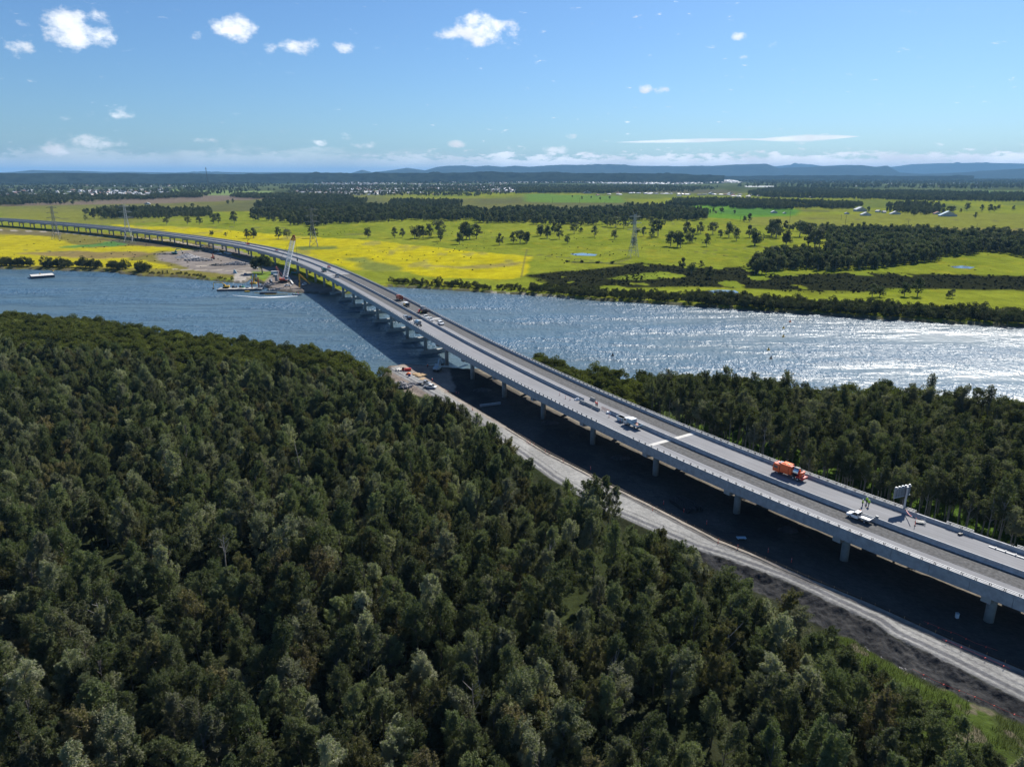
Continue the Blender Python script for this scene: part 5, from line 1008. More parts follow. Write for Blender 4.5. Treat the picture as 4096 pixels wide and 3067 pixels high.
def tipper(p, off_, paint, label, flip=False, L=3.6, name='tipper_truck'):
    s_, o_ = on_deck(*p); r = empty(name, label, 'truck', fr(s_, off_, .03), heading(s_) + (math.pi if flip else 0)); chassis(r, -3.4, 2.6, (2.2, -1.5, -2.6)); truck_cab(r, 1.6, paint, 2.4, 2.7, 1.6)
    m_ = MB(); m_.box(-1.0, 0, 1.1, 4.6, 2.3, .15)
    for a in ((-1.0, 1.15, 4.6, .08), (-1.0, -1.15, 4.6, .08), (1.3, 0, .08, 2.3), (-3.3, 0, .08, 2.3)): m_.box(a[0], a[1], 1.85, a[2], a[3], 1.4)
    m_.build('tipper_body', paint, r); m_ = MB(); m_.box(-1, 0, 1.6, 4.4, 2.2, .6, 0, 0, .8, .5); m_.build('load', 'dark', r); return r
tipper((1587, 1201), 6.0, 'rust', 'rust orange tipper truck on the far carriageway over mid river', False)
s_, o_ = on_deck(1632, 1226); r = empty('service_truck', 'small tray truck with canopy parked behind the white utility', 'truck', fr(s_, 3.2, .03), heading(s_) + math.pi); chassis(r, -2.6, 2, (1.8, -1.6), 2.1, .42); truck_cab(r, 1.0, 'dark', 2.1, 2.2, 1.3); m_ = MB(); m_.box(-.9, 0, 1.1, 3.4, 2.1, .6); m_.build('tray', 'yellow', r); m_ = MB(); m_.box(-.9, 0, 2.3, 3.0, 2.1, .08); [m_.tube((x, y, 1.3), (x, y, 2.3), .04, n=5) for x in (-2.2, .4) for y in (-1, 1)]; m_.build('canopy', 'white', r)
def roller(p, off_, paint, label, name='road_roller', can='dark'):
    s_, o_ = on_deck(*p); r = empty(name, label, 'machine', fr(s_, off_, .03), heading(s_) + math.pi); m_ = MB(); m_.tube((1.6, -1, .65), (1.6, 1, .65), .65, n=20); m_.build('front_drum', 'silver', r); m_ = MB(); m_.tube((-1.6, -1, .65), (-1.6, 1, .65), .65, n=20); m_.build('rear_drum', 'silver', r)
    m_ = MB(); m_.prism([(-1.9, .9), (1.9, .9), (1.6, 1.6), (.6, 1.7), (.5, 1.3), (-.8, 1.3), (-.9, 1.9), (-1.8, 1.8)], -.75, .75); m_.build('body', paint, r, bevel=.04); m_ = MB(); m_.box(-.1, 0, 2.75, 1.9, 1.5, .1); m_.build('canopy', can, r); m_ = MB(); [m_.tube((x, y, 1.4), (x, y, 2.7), .045, n=5) for x in (-.9, .7) for y in (-.65, .65)]; m_.build('canopy_post', 'dark', r); m_ = MB(); m_.box(-.2, 0, 1.55, .5, .5, .5); m_.build('seat', 'black', r); return r
roller((1351, 1110), -4.6, 'dark', 'dark road roller with an orange roof light on the near carriageway', can='grey'); roller((1323, 1073), 3.5, 'red', 'small dark red roller on the far carriageway before the narrow joint'); roller((1118, 1006), 2.2, 'red', 'small red and white roller behind the crane boom')
s_, o_ = on_deck(1690, 1250); r = empty('paving_machine', 'dark paving machine with red tracks and screed on the far carriageway', 'machine', fr(s_, 6.3, .03), heading(s_) + math.pi)
m_ = MB(); m_.box(.3, 0, 1.3, 4.2, 2.5, 1.3); m_.build('body', 'dark', r, bevel=.06); m_ = MB(); m_.prism([(2.2, .5), (3.8, .5), (4.1, 1.5), (2.2, 1.2)], -1.5, 1.5); m_.build('hopper', 'dark', r); m_ = MB(); m_.box(-2.3, 0, .7, .9, 4.2, .9); m_.build('screed', 'red', r)
for s in (-1, 1): m_ = MB(); m_.prism([(-1.8, .15), (-1.5, 0), (1.8, 0), (2.1, .3), (1.8, .75), (-1.6, .75)], s * 1.2 - .22, s * 1.2 + .22); m_.build('track', 'black', r)
m_ = MB(); m_.box(-.6, 0, 3.2, 2.4, 2.6, .1); m_.build('canopy', 'grey', r); m_ = MB(); [m_.tube((x, y, 1.8), (x, y, 3.2), .05, n=5) for x in (-1.6, .4) for y in (-1.2, 1.2)]; m_.build('canopy_post', 'dark', r)
tipper((1279, 1088), -5.0, 'teal', 'teal tipper truck on the near carriageway right of the crane boom', False)
s_, o_ = on_deck(1020, 978); r = empty('crane_truck', 'red truck with a folding loader crane on the far carriageway at the left', 'truck', fr(s_, 4, .03), heading(s_) + math.pi); chassis(r, -3, 2.4, (2, -1.8)); truck_cab(r, 1.4, 'red', 2.3, 2.5, 1.5); m_ = MB(); m_.box(-1.2, 0, 1.2, 4, 2.3, .3); m_.build('tray', 'red', r)
m_ = MB(); m_.tube((.9, 0, 1.2), (.9, 0, 3.4), .2); m_.tube((.9, 0, 3.4), (.2, 0, 8.0), .22, .16); m_.tube((.2, 0, 8), (1.6, 0, 10.5), .15, .1); m_.build('loader_crane', 'dark', r); dcar((1008, 974), 4.5, 'white', 'pickup', 'white utility behind the loader crane truck', True)
# ------------------------------------------------------------------ near bank works
def g(px, py, z=2.0): return at(px, py, z) + (z,)
car('utility_vehicle', 'white twin cab utility on the gravel pad at the forest edge', 'white', 'pickup', g(1722, 1553, 2.2), R(-20)); car('utility_vehicle', 'silver tray utility behind the white one on the near bank pad', 'silver', 'tray', g(1697, 1538, 2.2), R(-10))
def excavator(loc, rz, paint, label, arm=((0, 2.0), (1.8, 4.6), (5.0, 4.4), (6.2, 1.6)), name='excavator', sc=1.):
    r = empty(name, label, 'excavator', loc, rz); r.scale = (sc,) * 3
    for s in (-1, 1): m_ = MB(); m_.prism([(-2, .35), (-1.7, 0), (1.7, 0), (2, .35), (1.7, .85), (-1.7, .85)], s * 1.15 - .3, s * 1.15 + .3); m_.build('track', 'black', r)
    m_ = MB(); m_.prism([(-2.4, 1.0), (1.5, 1.0), (1.5, 1.5), (-.2, 1.9), (-2.4, 2.0)], -1.3, 1.3); m_.build('house', paint, r, bevel=.05); m_ = MB(); m_.prism([(.1, 1.4), (1.6, 1.4), (1.5, 2.5), (.9, 2.95), (.1, 2.95)], .35, 1.3); c = m_.build('cab', paint, r, bevel=.04); m_ = MB(); m_.box(.85, 1.31, 2.2, 1.0, .03, .9); m_.box(1.56, .82, 2.1, .03, .8, 1.0); m_.build('window', 'glass', c)
    P_ = [(x, -.15, z) for x, z in arm]; m_ = MB(); m_.path(P_[:3], [.32, .34, .24], 6); m_.build('boom', paint, r); m_ = MB(); m_.path(P_[2:], [.24, .16], 6); m_.build('stick', paint, r); x, _, z = P_[-1]; m_ = MB(); m_.prism([(x - .5, z), (x + .5, z + .1), (x + .6, z - .5), (x, z - 1), (x - .6, z - .7)], -.7, .4); m_.build('bucket', 'dark', r); return r
excavator(g(1750, 1482, 1.8), R(75), 'paleblue', 'grey blue excavator with raised arm in the shade at the near waterline')
person('worker in orange standing at the waterline beside the excavator', g(1711, 1470, 1.9), R(120), 'hivo'); person('worker in red at the front of the two utilities', g(1729, 1528, 2.2), R(0), 'safety')
def stack(name, px, py, n_, L, w, h, mt, rz, label, z=2.2, rows=2, cat='timber', gap=1.5, msh='box'):
    m_ = MB(); rg = random.Random(px)
    for k_ in range(rows):
        for i in range(n_): 
            y = (i - n_ / 2) * w * gap + rg.uniform(-.08, .08)
            if msh == 'box': m_.box(rg.uniform(-.3, .3), y, h * (k_ + .5), L * rg.uniform(.85, 1.05), w, h, rg.uniform(-.06, .06))
            else: m_.tube((-L / 2, y, h * (k_ * .85 + .5)), (L / 2, y, h * (k_ * .85 + .5)), h / 2, n=10)
    o = m_.build(name, mt); x, y = at(px, py, z); o.location = (x, y, z - .1); o.rotation_euler = (0, 0, rz); return tag(o, label, cat)
stack('timber_stack', 1683, 1503, 6, 4.5, .35, .3, 'timber', R(50), 'pale sawn timbers stacked on dark bearers by the bridge shadow'); stack('timber_stack', 1665, 1497, 5, 3.2, .3, .25, 'timber', R(10), 'jumbled short timbers left of the tidy stack'); stack('timber_stack', 1688, 1514, 5, 3, .25, .2, 'timber', R(60), 'loose timber offcuts below the tidy stack', rows=1)
stack('concrete_pipe', 1586, 1480, 1, 3, .9, .9, 'joint', R(70), 'left of two cream pipes lying on the near bank pad', rows=1, msh='t', cat='pipe'); stack('concrete_pipe', 1596, 1481, 1, 3, .9, .9, 'joint', R(70), 'right of two cream pipes lying on the near bank pad', rows=1, msh='t', cat='pipe')
def drum(px, py, mt, label, hh=1.2, rr_=.5, z=2.1, name='drum'):
    r = empty(name, label, 'drum', g(px, py, z)); m_ = MB(); m_.tube((0, 0, 0), (0, 0, hh), rr_, n=16); m_.build('shell', mt, r); m_ = MB(); [m_.tube((0, 0, q - .03), (0, 0, q + .03), rr_ + .03, n=16) for q in (.03, hh * .35, hh * .68, hh - .03)]; m_.build('rolled_rim', 'dark', r)
drum(1613, 1483, 'red', 'red drum standing right of the cream pipes', 1.4, .6); drum(1638, 1506, 'blue', 'blue drum beside the orange bag'); m_ = MB(); m_.ball((0, 0, .55), .9, 12, 8, (1.2, 1, .65)); m_.box(0, 0, 1.15, .5, .5, .25, .3); o = m_.build('bulk_bag', 'hivo'); o.location = g(1634, 1500); tag(o, 'bright orange bulk bag on the near bank pad', 'bag')
r = empty('generator', 'dark red skid mounted generator right of the red drum', 'generator', g(1632, 1485), R(10)); m_ = MB(); m_.box(0, 0, .8, 2.8, 1.2, 1.2); m_.build('housing', 'red', r, bevel=.05); m_ = MB(); m_.box(0, 0, .1, 3.2, 1.3, .2); m_.build('skid', 'dark', r); m_ = MB(); m_.tube((-1, 0, 1.4), (-1, 0, 1.8), .08); m_.build('exhaust', 'dark', r)
for i, (px, py, l) in enumerate(((1600, 1535, 'left'), (1618, 1545, 'middle'), (1650, 1538, 'right'))): heap('rock_pile', px, py, l + ' heap of pale broken concrete at the forest edge on the near bank', 'rock', 3, 2.2, 1.2, 60, z=2, seed=i + 20, rock_=.6)
for i, (px, py) in enumerate(((1320, 0), (0, 0))): pass
rk = random.Random(5); m_ = MB(); L2 = A([(3480,2610),(3564,2655),(3700,2725),(3848,2798),(4010,2868)], 1.1)
for i in range(520):
    t = rk.uniform(0, 3.99); j = int(t); x = L2[j][0] + (L2[j + 1][0] - L2[j][0]) * (t - j) + rk.gauss(0, .5); y = L2[j][1] + (L2[j + 1][1] - L2[j][1]) * (t - j) + rk.gauss(0, .5); s = rk.uniform(.15, .45); m_.box(x, y, 1.15, s, s * .8, s * .7, rk.uniform(0, 3), rk.uniform(-.5, .5), .8, .7)
tag(m_.build('loose_rocks', 'rock'), 'band of loose pale rocks along the toe of the dark embankment', 'rocks', None, 'stuff')
# orange bunting lines and fence along the haul road
def bunt(L_, z, label, name='flagging_line', st=2.6):
    P_ = [Vector((x, y, z)) for x, y in A(L_, z)]; r = empty(name, label, 'bunting', P_[0]); m1 = MB(); m2 = MB(); m3 = MB(); O = P_[0]
    for a, b in zip(P_[:-1], P_[1:]):
        n_ = max(1, int((b - a).length / st))
        for i in range(n_): p = a.lerp(b, i / n_) - O; q = a.lerp(b, (i + 1) / n_) - O; m1.tube(p + Vector((0, 0, -.9)), p + Vector((0, 0, .1)), .025, n=4); m2.tube(p, q, .014, n=4); c_ = p.lerp(q, .5); m3.box(c_.x, c_.y, c_.z - .1, .26, .05, .24, .4, 0)
    m1.build('stake', 'dark', r); m2.build('line', 'safety', r); m3.build('flag', 'safety', r)
bunt([(3650,2674),(3740,2720),(3810,2750),(3865,2770),(3935,2800),(4020,2840),(4096,2870)], 2.0, 'line of orange flags along the toe of the dark embankment at lower right'); bunt([(3695,2483),(3730,2497),(3780,2518),(3830,2535),(3900,2570),(3990,2600)], 2.6, 'line of orange flags on the dark ground under the bridge at right', st=3); bunt([(3770,2555),(3800,2566),(3990,2650),(4040,2672)], 2.9, 'orange flags along the silt fence at the right edge', st=3.5)
def fence(L_, z, h, label):
    P_ = [Vector((x, y, z)) for x, y in A(L_, z)]; r = empty('silt_fence', label, 'fence', P_[0]); m1 = MB(); m2 = MB(); O = P_[0]
    for a, b in zip(P_[:-1], P_[1:]):
        n_ = max(1, int((b - a).length / 2.5)); d = (b - a).normalized(); m1.box(*((a + b) / 2 - O + Vector((0, 0, h / 2))), (b - a).length, .03, h, math.atan2(d.y, d.x))
        for i in range(n_): p = a.lerp(b, i / n_) - O; m2.tube(p, p + Vector((0, 0, h + .25)), .035, n=4)
    m1.build('fabric', 'black', r); m2.build('stake', 'timber', r)
fence([(2363,1902),(2600,2017),(2875,2158),(3022,2218),(3234,2311),(3500,2421),(3807,2560),(4096,2681)], 2.6, .35, 'low black silt fence along the bridge side of the haul road'); fence([(2025,1707),(2181,1805),(2363,1898)], 2.6, .35, 'low dark silt fence curving along the upper haul road')
stack('pipe_stack', 2735, 2022, 6, 8, .5, .5, 'dark', R(115), 'dark steel beams stacked on the ground under the bridge', z=1.8, cat='beams', gap=1.6); stack('beam', 1960, 1618, 1, 9, .8, .8, 'concrete', R(20), 'single pale beam lying in the bridge shadow on the near bank', z=1.8, rows=1, cat='beam')
for px, py, rx_, hh2, lb in ((3150, 2120, 2.6, 1.2, 'dark gravel heap under the bridge left of the second pier from the right'), (2480, 1830, 3.2, .9, 'low dark spoil heap in the bridge shadow beside a pier'), (2200, 1690, 3.5, 1.0, 'low spoil heap beside the third visible land pier'), (1930, 1560, 4.0, 1.1, 'broad spoil heap under the bridge near the water')): heap('spoil_heap', px, py, lb, 'spoil', rx_, rx_ * .7, hh2, 30, z=1.6, seed=px, rock_=.35)
r = empty('portable_toilet', 'small white cabin standing under the bridge at right', 'cabin', g(3827, 2470, 1.9)); m_ = MB(); m_.box(0, 0, .5, .5, .5, 1.0); m_.build('body', 'white', r); m_ = MB(); m_.box(0, 0, 1.04, .6, .6, .08); m_.build('lid', 'paleblue', r)
r = MB(); r.box(0, 0, .25, 2.2, 1.0, .12); r.box(-.8, 0, .1, .15, .9, .2); r.box(.8, 0, .1, .15, .9, .2); o = r.build('pallet', 'paleblue'); o.location = g(2965, 2153, 2.0); tag(o, 'pale blue pallet on the dark ground beside the haul road', 'pallet')
# ------------------------------------------------------------------ far bank works
CX, CY = at(1136, 1128, 1.8); r = empty('crawler_crane', 'tall crawler crane with grey lattice boom and orange head on the far bank pad', 'crane', (CX, CY, 1.6)); fpm = FN / math.hypot(CY, 84) * math.hypot(1, 0)
for s in (-1, 1): m_ = MB(); m_.prism([(-4, .6), (-3.4, 0), (3.4, 0), (4, .6), (3.4, 1.3), (-3.4, 1.3)], s * 2.6 - .5, s * 2.6 + .5); m_.build('track', 'black', r)
m_ = MB(); m_.box(-.5, 0, 2.3, 6.0, 3.2, 1.5); m_.build('house', 'orange', r, bevel=.08); m_ = MB(); m_.box(-5.4, 0, 3.6, 2.0, 4.4, 5.2); m_.build('counterweight', 'grey', r, bevel=.08); m_ = MB(); m_.box(2.9, -2.0, 3.6, 2.2, 1.4, 2.6); c = m_.build('cab', 'white', r, bevel=.06); m_ = MB(); m_.box(4.02, -2.0, 3.9, .04, 1.2, 1.5); m_.box(2.9, -2.72, 3.9, 1.8, .04, 1.3); m_.build('window', 'glass', c)
def lattice(mb, p0, p1, w0, w1, n_, rr_=.09, k=0):
    p0 = Vector(p0); p1 = Vector(p1); d = (p1 - p0).normalized(); u = d.cross(Vector((0, 1, 0))).normalized(); v = d.cross(u).normalized(); C_ = []
    for i in range(n_ + 1):
        t = i / n_; c_ = p0.lerp(p1, t); w_ = w0 + (w1 - w0) * t; C_.append([c_ + (u * a + v * b) * w_ / 2 for a, b in ((-1, -1), (1, -1), (1, 1), (-1, 1))])
    for i in range(n_):
        for j in range(4):
            mb.tube(C_[i][j], C_[i + 1][j], rr_, n=4, cap=False, k=k); mb.tube(C_[i][j], C_[i + 1][(j + 1) % 4], rr_ * .65, n=4, cap=False, k=k); mb.tube(C_[i][j], C_[i][(j + 1) % 4], rr_ * .65, n=4, cap=False, k=k)
            if True: mb.tube(C_[i][(j + 1) % 4], C_[i + 1][j], rr_ * .65, n=4, cap=False, k=k)
tipx = (1184 - 1136) / 4.6; tipz = 36.5
m_ = MB(); lattice(m_, (1.0, 0, 3.2), (tipx - .9, 1.5, tipz - 3.5), 3.2, 2.9, 15, .155); m_.build('lattice_boom', 'white', r); m_ = MB(); lattice(m_, (tipx - .9, 1.5, tipz - 3.5), (tipx, 1.8, tipz), 2.6, 1.2, 2, .17); m_.box(tipx, 1.8, tipz, 1.8, 1.2, 1.3); m_.tube((tipx + .8, 1.8, tipz - .5), (tipx + 1.2, 1.8, tipz - 4), .15); m_.build('boom_head', 'rust', r)
m_ = MB(); m_.path([(-3, -1.2, 3.3), (-5.2, -1.2, 12.5)], .16); m_.path([(-3, 1.2, 3.3), (-5.2, 1.2, 12.5)], .16); m_.tube((-5.2, -1.2, 12.5), (-5.2, 1.2, 12.5), .18); m_.path([(.5, 0, 3.3), (-5.2, 0, 12.5)], .12); m_.build('mast', 'rust', r); m_ = MB(); [m_.tube((-5.2, y, 12.5), (tipx - .5, y + 1.6, tipz), .05, n=4) for y in (-.8, .8)]; m_.build('pendant', 'dark', r)
m_ = MB(); [m_.tube((tipx + 1.1, 1.8 + q, tipz - .8), (tipx + 1.3, 1.8 + q, tipz - 18), .05, n=4) for q in (-.2, .2)]; hk = m_.build('hoist_rope', 'dark', r); m_ = MB(); m_.box(tipx + 1.3, 1.8, tipz - 18.8, .9, .7, 1.6); m_.tube((tipx + 1.3, 1.8, tipz - 19.5), (tipx + 1.3, 1.8, tipz - 20.3), .16); m_.build('hook_block', 'dark', hk)
r = empty('site_container', 'pale blue site container behind the crane on the far bank', 'container', g(1100, 1098, 1.6), R(5)); m_ = MB(); m_.box(0, 0, 1.5, 6.2, 2.5, 2.6); m_.build('body', 'paleblue', r); m_ = MB(); m_.box(-3.12, 0, 1.4, .05, 2.2, 2.2); m_.build('door', 'blue', r); m_ = MB(); m_.box(0, 0, 2.84, 6.3, 2.6, .1); m_.build('roof', 'white', r)
r = empty('site_container', 'low green and white container directly in front of the pale blue one', 'container', g(1105, 1106, 1.6)); m_ = MB(); m_.box(0, 0, 1.0, 4.5, 2, 1.6); m_.build('body', 'green', r); m_ = MB(); m_.box(0, 0, 1.85, 4.6, 2.1, .1); m_.build('roof', 'white', r)
car('utility_vehicle', 'white twin cab utility in front of the crane on the pad', 'white', 'pickup', g(1151, 1145, 1.7), R(175)); car('utility_vehicle', 'white wagon in the bridge shadow right of the crane', 'white', 'suv', g(1217, 1141, 1.7), R(-100), cat='car'); person('worker in red standing at the front edge of the crane pad', g(1161, 1156, 1.6), 0, 'safety')
r = empty('piling_leader', 'yellow piling leader with a raking yellow boom beside the crane pad', 'piling rig', g(1198, 1150, 1.5)); m_ = MB(); lattice(m_, (0, 0, 0), (.6, 0, 10.5), .8, .7, 9, .1); m_.build('leader', 'yellow', r); m_ = MB(); lattice(m_, (.6, 0, 10.3), (8.2, 1, 2.6), .7, .6, 8, .1); m_.build('raking_boom', 'yellow', r); m_ = MB(); m_.box(0, 0, 4.8, .9, .9, 2.2); m_.build('hammer', 'dark', r)
r = empty('mobile_crane', 'pale machine with orange beacon in the shade behind the leader', 'machine', g(1178, 1098, 1.5)); chassis(r, -3, 3, (2.2, -2.2)); m_ = MB(); m_.box(0, 0, 1.8, 5, 2.2, 1.4); m_.build('body', 'teal', r, bevel=.06); m_ = MB(); m_.ball((.6, 0, 2.9), .5, 10, 6); m_.build('beacon', 'hivo', r)
def wall(L_, z, h, t, mt, label, name='bund_wall', cat='bund'):
    P_ = A(L_, z); m_ = MB()
    for (x0, y0), (x1, y1) in zip(P_[:-1], P_[1:]): m_.box((x0 + x1) / 2, (y0 + y1) / 2, z + h / 2 - .2, math.hypot(x1 - x0, y1 - y0) + t * .6, t, h, math.atan2(y1 - y0, x1 - x0))
    return tag(m_.build(name, mt), label, cat)
wall([(1150,1105),(1162,1122),(1172,1138)], 1.7, 1.0, 1.2, 'joint', 'row of pale sandbags along the right side of the crane pad'); wall([(1083,1118),(1088,1130)], 1.7, 1.2, 1.0, 'grey', 'short grey barrier on the left side of the crane pad')
heap('rock_pile', 1072, 1143, 'grey rock armour heap on the left corner of the crane pad', 'rock', 6, 4, 2.6, 220, z=.4, seed=31, rock_=1.0); heap('rock_pile', 1125, 1160, 'grey rock armour along the water front of the crane pad', 'rock', 11, 2.6, 1.6, 240, z=.3, seed=32, rock_=.9); heap('rock_pile', 1200, 1163, 'dark rock armour on the right of the pad below the leader', 'spoil', 8, 3, 1.6, 120, z=.3, seed=33, rock_=.9)
heap('gravel_heap', 750, 1030, 'tall grey gravel heap on the left bank works', 'rock', 13, 11, 5.0, 30, z=1.5, seed=34, rock_=.8); heap('rubble_heap', 795, 1042, 'long heap of broken concrete rubble right of the gravel heap', 'rock', 15, 6, 2.4, 320, z=1.5, seed=35, rock_=1.3); heap('rubble_heap', 950, 1058, 'heap of broken rubble left of the fig tree', 'rock', 13, 6, 3.0, 300, z=1.5, seed=36, rock_=1.2); heap('earth_heap', 870, 1062, 'low dark earth heap left of the rubble', 'spoil', 11, 4, 1.8, 60, z=1.5, seed=37, rock_=.8); heap('earth_heap', 800, 1006, 'dark earth heap beside the access track', 'spoil', 9, 5, 2.0, 40, z=1.5, seed=38, rock_=.8)
heap('earth_heap', 660, 1018, 'dark earth bund left of the teal excavator', 'spoil', 12, 4, 1.4, 40, z=1.5, seed=39, rock_=.8)
excavator(g(700, 1018, 1.5), R(10), 'teal', 'teal excavator beside the gravel heap', sc=1.3); excavator(g(852, 1037, 1.5), R(-60), 'rust', 'dark rusty excavator between the two rubble heaps', sc=1.15)
for i, (px, py, k_, l, p_, hd2) in enumerate(((879, 1017, 'pickup', 'white utility left of three parked in the works yard', 'white', 20), (905, 1014, 'suv', 'white wagon, middle of three parked in the works yard', 'white', 10), (917, 1018, 'pickup', 'white utility, right of three parked in the works yard', 'white', 15), (810, 985, 'suv', 'pale wagon in the bridge shadow above the access track', 'silver', -15), (982, 1101, 'pickup', 'blue utility at the head of the boat ramp', 'blue', -90), (1023, 1076, 'suv', 'white wagon half hidden under the fig tree', 'white', 30))): car('parked_car', l, p_, k_, g(px, py, 1.6), R(hd2), cat='car')
tr = tipper((1279, 1088), 0, 'dark', 'dark blue truck at the left of the works yard cars', True); tr.location = g(860, 1012, 1.6); tr.rotation_euler = (0, 0, R(80)); r = empty('site_van', 'white and red van behind the dark truck in the works yard', 'van', g(868, 1005, 1.6), R(0)); m_ = MB(); m_.prism([(-2.6, .4), (2.4, .4), (2.5, 1.1), (1.7, 2.3), (-2.6, 2.3)], -1, 1); m_.build('body', 'white', r, bevel=.05); [wheel(r, x, y, .36) for x in (1.6, -1.6) for y in (-.9, .9)]; m_ = MB(); m_.box(1.2, -1.01, 1.8, 1.2, .02, .6); m_.build('window', 'glass', r)
m_ = MB(); m_.prism([(-2, 0), (1.5, 0), (.2, 3), (-1.2, 3.6)], -.3, .3); o = m_.build('notice_board', 'paleblue'); o.location = g(942, 1094, 1.5); tag(o, 'tilted pale green board on the grass left of the boat ramp', 'board')
r = empty('site_sign', 'pale blue panel in a white frame on the shore right of the boat ramp', 'sign', g(1019, 1112, 1.4)); m_ = MB(); m_.box(0, 0, 1.9, 3.6, .12, 2.4); m_.build('panel', 'paleblue', r); m_ = MB(); [m_.box(x, 0, 1.6, .22, .22, 3.2) for x in (-1.9, 1.9)]; m_.build('frame_post', 'white', r)
# barges and boats
def barge(px, py, L, W, H, rz, label, name='work_barge', dk='deckpl'):
    x, y = at(px, py, .6); r = empty(name, label, 'barge', (x, y, 0), rz); m_ = MB(); m_.prism([(-L / 2 + .8, -.5), (L / 2 - .8, -.5), (L / 2, .3), (L / 2, H), (-L / 2, H), (-L / 2, .3)], -W / 2, W / 2); m_.build('hull', 'hull', r); m_ = MB(); m_.box(0, 0, H + .05, L - .4, W - .4, .1); m_.build('deck_plate', dk, r); return r
r = barge(963, 1157, 33, 9, 1.3, R(6), 'long grey decked work barge moored off the boat ramp'); BX, BY = r.location[:2]
def onb(dx, dy, z=1.35, a=R(6)): return (BX + dx * math.cos(a) - dy * math.sin(a), BY + dx * math.sin(a) + dy * math.cos(a), z)
excavator(onb(-11, 1), R(186), 'yellow', 'yellow excavator on the left end of the work barge reaching out over the water', arm=((0, 2), (2.5, 4.0), (8, 4.1), (8.6, .4)), sc=1.1)
for dx, l in ((9, 'left'), (13, 'right')): m_ = MB(); m_.tube((0, 0, -2), (0, 0, 7.5 if l == 'left' else 9.5), .4, n=10); o = m_.build('spud_pile', 'rust'); o.location = onb(dx, -2 if l == 'left' else 2.5, 0); tag(o, l + ' brown steel spud pile of the work barge', 'pile')
r = empty('deck_machine', 'green winch machine in the middle of the work barge', 'machine', onb(1, 0)); m_ = MB(); m_.box(0, 0, 1.2, 3.5, 2.2, 1.2); m_.build('body', 'green', r, bevel=.05); m_ = MB(); m_.tube((-.8, -1.2, 1.4), (-.8, 1.2, 1.4), .8, n=14); m_.build('drum', 'dark', r); m_ = MB(); m_.tube((.8, 0, 1.6), (.8, 0, 3.4), .12); m_.build('exhaust', 'dark', r)
for i, (dx, dy, w_, h2, mt, l) in enumerate(((-6, 2.5, 2.0, 1.6, 'dark', 'dark pump'), (-3.8, 2.8, 1.6, 1.4, 'grey', 'grey pump'), (5, -.5, 2.4, .8, 'grey', 'tarpaulin covered load'))):
    m_ = MB(); m_.box(0, 0, h2 / 2, w_, 1.4, h2, .2 * i, 0, .8, .8); m_.tube((0, 0, h2), (.3, 0, h2 + .5), .15); o = m_.build('deck_equipment', mt); o.location = onb(dx, dy); tag(o, l + ' on the work barge', 'equipment')
r = empty('floating_derrick', 'pale yellow floating derrick with a long white boom behind the work barge', 'derrick', at(1014, 1135, 0) + (0,)); m_ = MB(); m_.box(0, 0, .5, 5, 3, 1.2); m_.build('float', 'yellow', r); m_ = MB(); lattice(m_, (0, 0, 1), (1.6, 0, 7.5), 1.0, .6, 5, .14); m_.build('tower', 'yellow', r); m_ = MB(); m_.tube((1, 0, 5), (-6.5, 0, .8), .3, .2); m_.build('boom', 'joint', r)
r = barge(169, 1106, 17, 15, 2.0, R(38), 'square concrete decked pontoon moored alone on the river at far left', 'pontoon', 'joint'); m_ = MB(); m_.tube((-1, 4, 2), (-1, 4, 3.6), .5, .15); m_.build('marker', 'yellow', r)
barge(1074, 1172, 12, 3.5, 1.2, R(2), 'low black hulled pontoon lying in front of the crane pad', 'pontoon', 'dark')
def boat(px, py, L, rz, label, mt='white', z=0.0, cab=True):
    r = empty('work_boat', label, 'boat', at(px, py, 0) + (0,), rz); m_ = MB(); W = L * .34; V = []; 
    for x, w_, zb in ((-L / 2, .9, -.1), (L * .15, 1, -.1), (L * .38, .6, .0), (L / 2, .04, .2)): V += [(x, -W / 2 * w_, .8), (x, -W / 2 * w_ * .7, zb), (x, W / 2 * w_ * .7, zb), (x, W / 2 * w_, .8)]
    F = [(0, 1, 2, 3)] + [(i * 4 + j, (i + 1) * 4 + j, (i + 1) * 4 + (j + 1) % 4, i * 4 + (j + 1) % 4) for i in range(3) for j in range(4)]; m_.add(V, F); m_.build('hull', mt, r)
    if cab: m_ = MB(); m_.box(-.1 * L, 0, 1.2, L * .25, W * .6, .9, 0, 0, .85, .85); m_.build('wheelhouse', 'white', r)
    m_ = MB(); m_.box(-L / 2 - .15, 0, .9, .35, .4, .8); m_.build('outboard_motor', 'black', r); return r
boat(1190, 1180, 6.5, R(8), 'small workboat with crew speeding past the crane pad ahead of its wake', 'silver', cab=False); 
for q, c_, l in ((-.8, 'hivis', 'yellow green'), (.4, 'safety', 'red'), (1.2, 'hivis', 'green')): x, y = at(1190, 1180, 0); person('crew member in ' + l + (' at the stern of' if q < 0 else ' in the middle of' if q < 1 else ' at the bow of') + ' the small workboat', (x + q * 1.5, y, .25), 0, c_, 'red' if c_ == 'safety' else 'white')
boat(990, 1168, 4, R(0), 'tiny yellow dinghy in front of the work barge', 'yellow', cab=False); boat(1655, 1316, 7, R(20), 'white workboat between the pile caps under the bridge', 'white'); boat(1640, 1318, 5, R(-10), 'smaller silver boat between the pile caps under the bridge', 'silver', cab=False)
m_ = MB(); P_ = [Vector(p + (.1,)) for p in A([(1018,1171),(1040,1174),(1070,1179),(1110,1178),(1150,1178)], 0)]; m_.path(P_, .28, 8); tag(m_.build('floating_boom', 'yellow'), 'yellow floating silt boom in front of the black pontoon', 'boom')
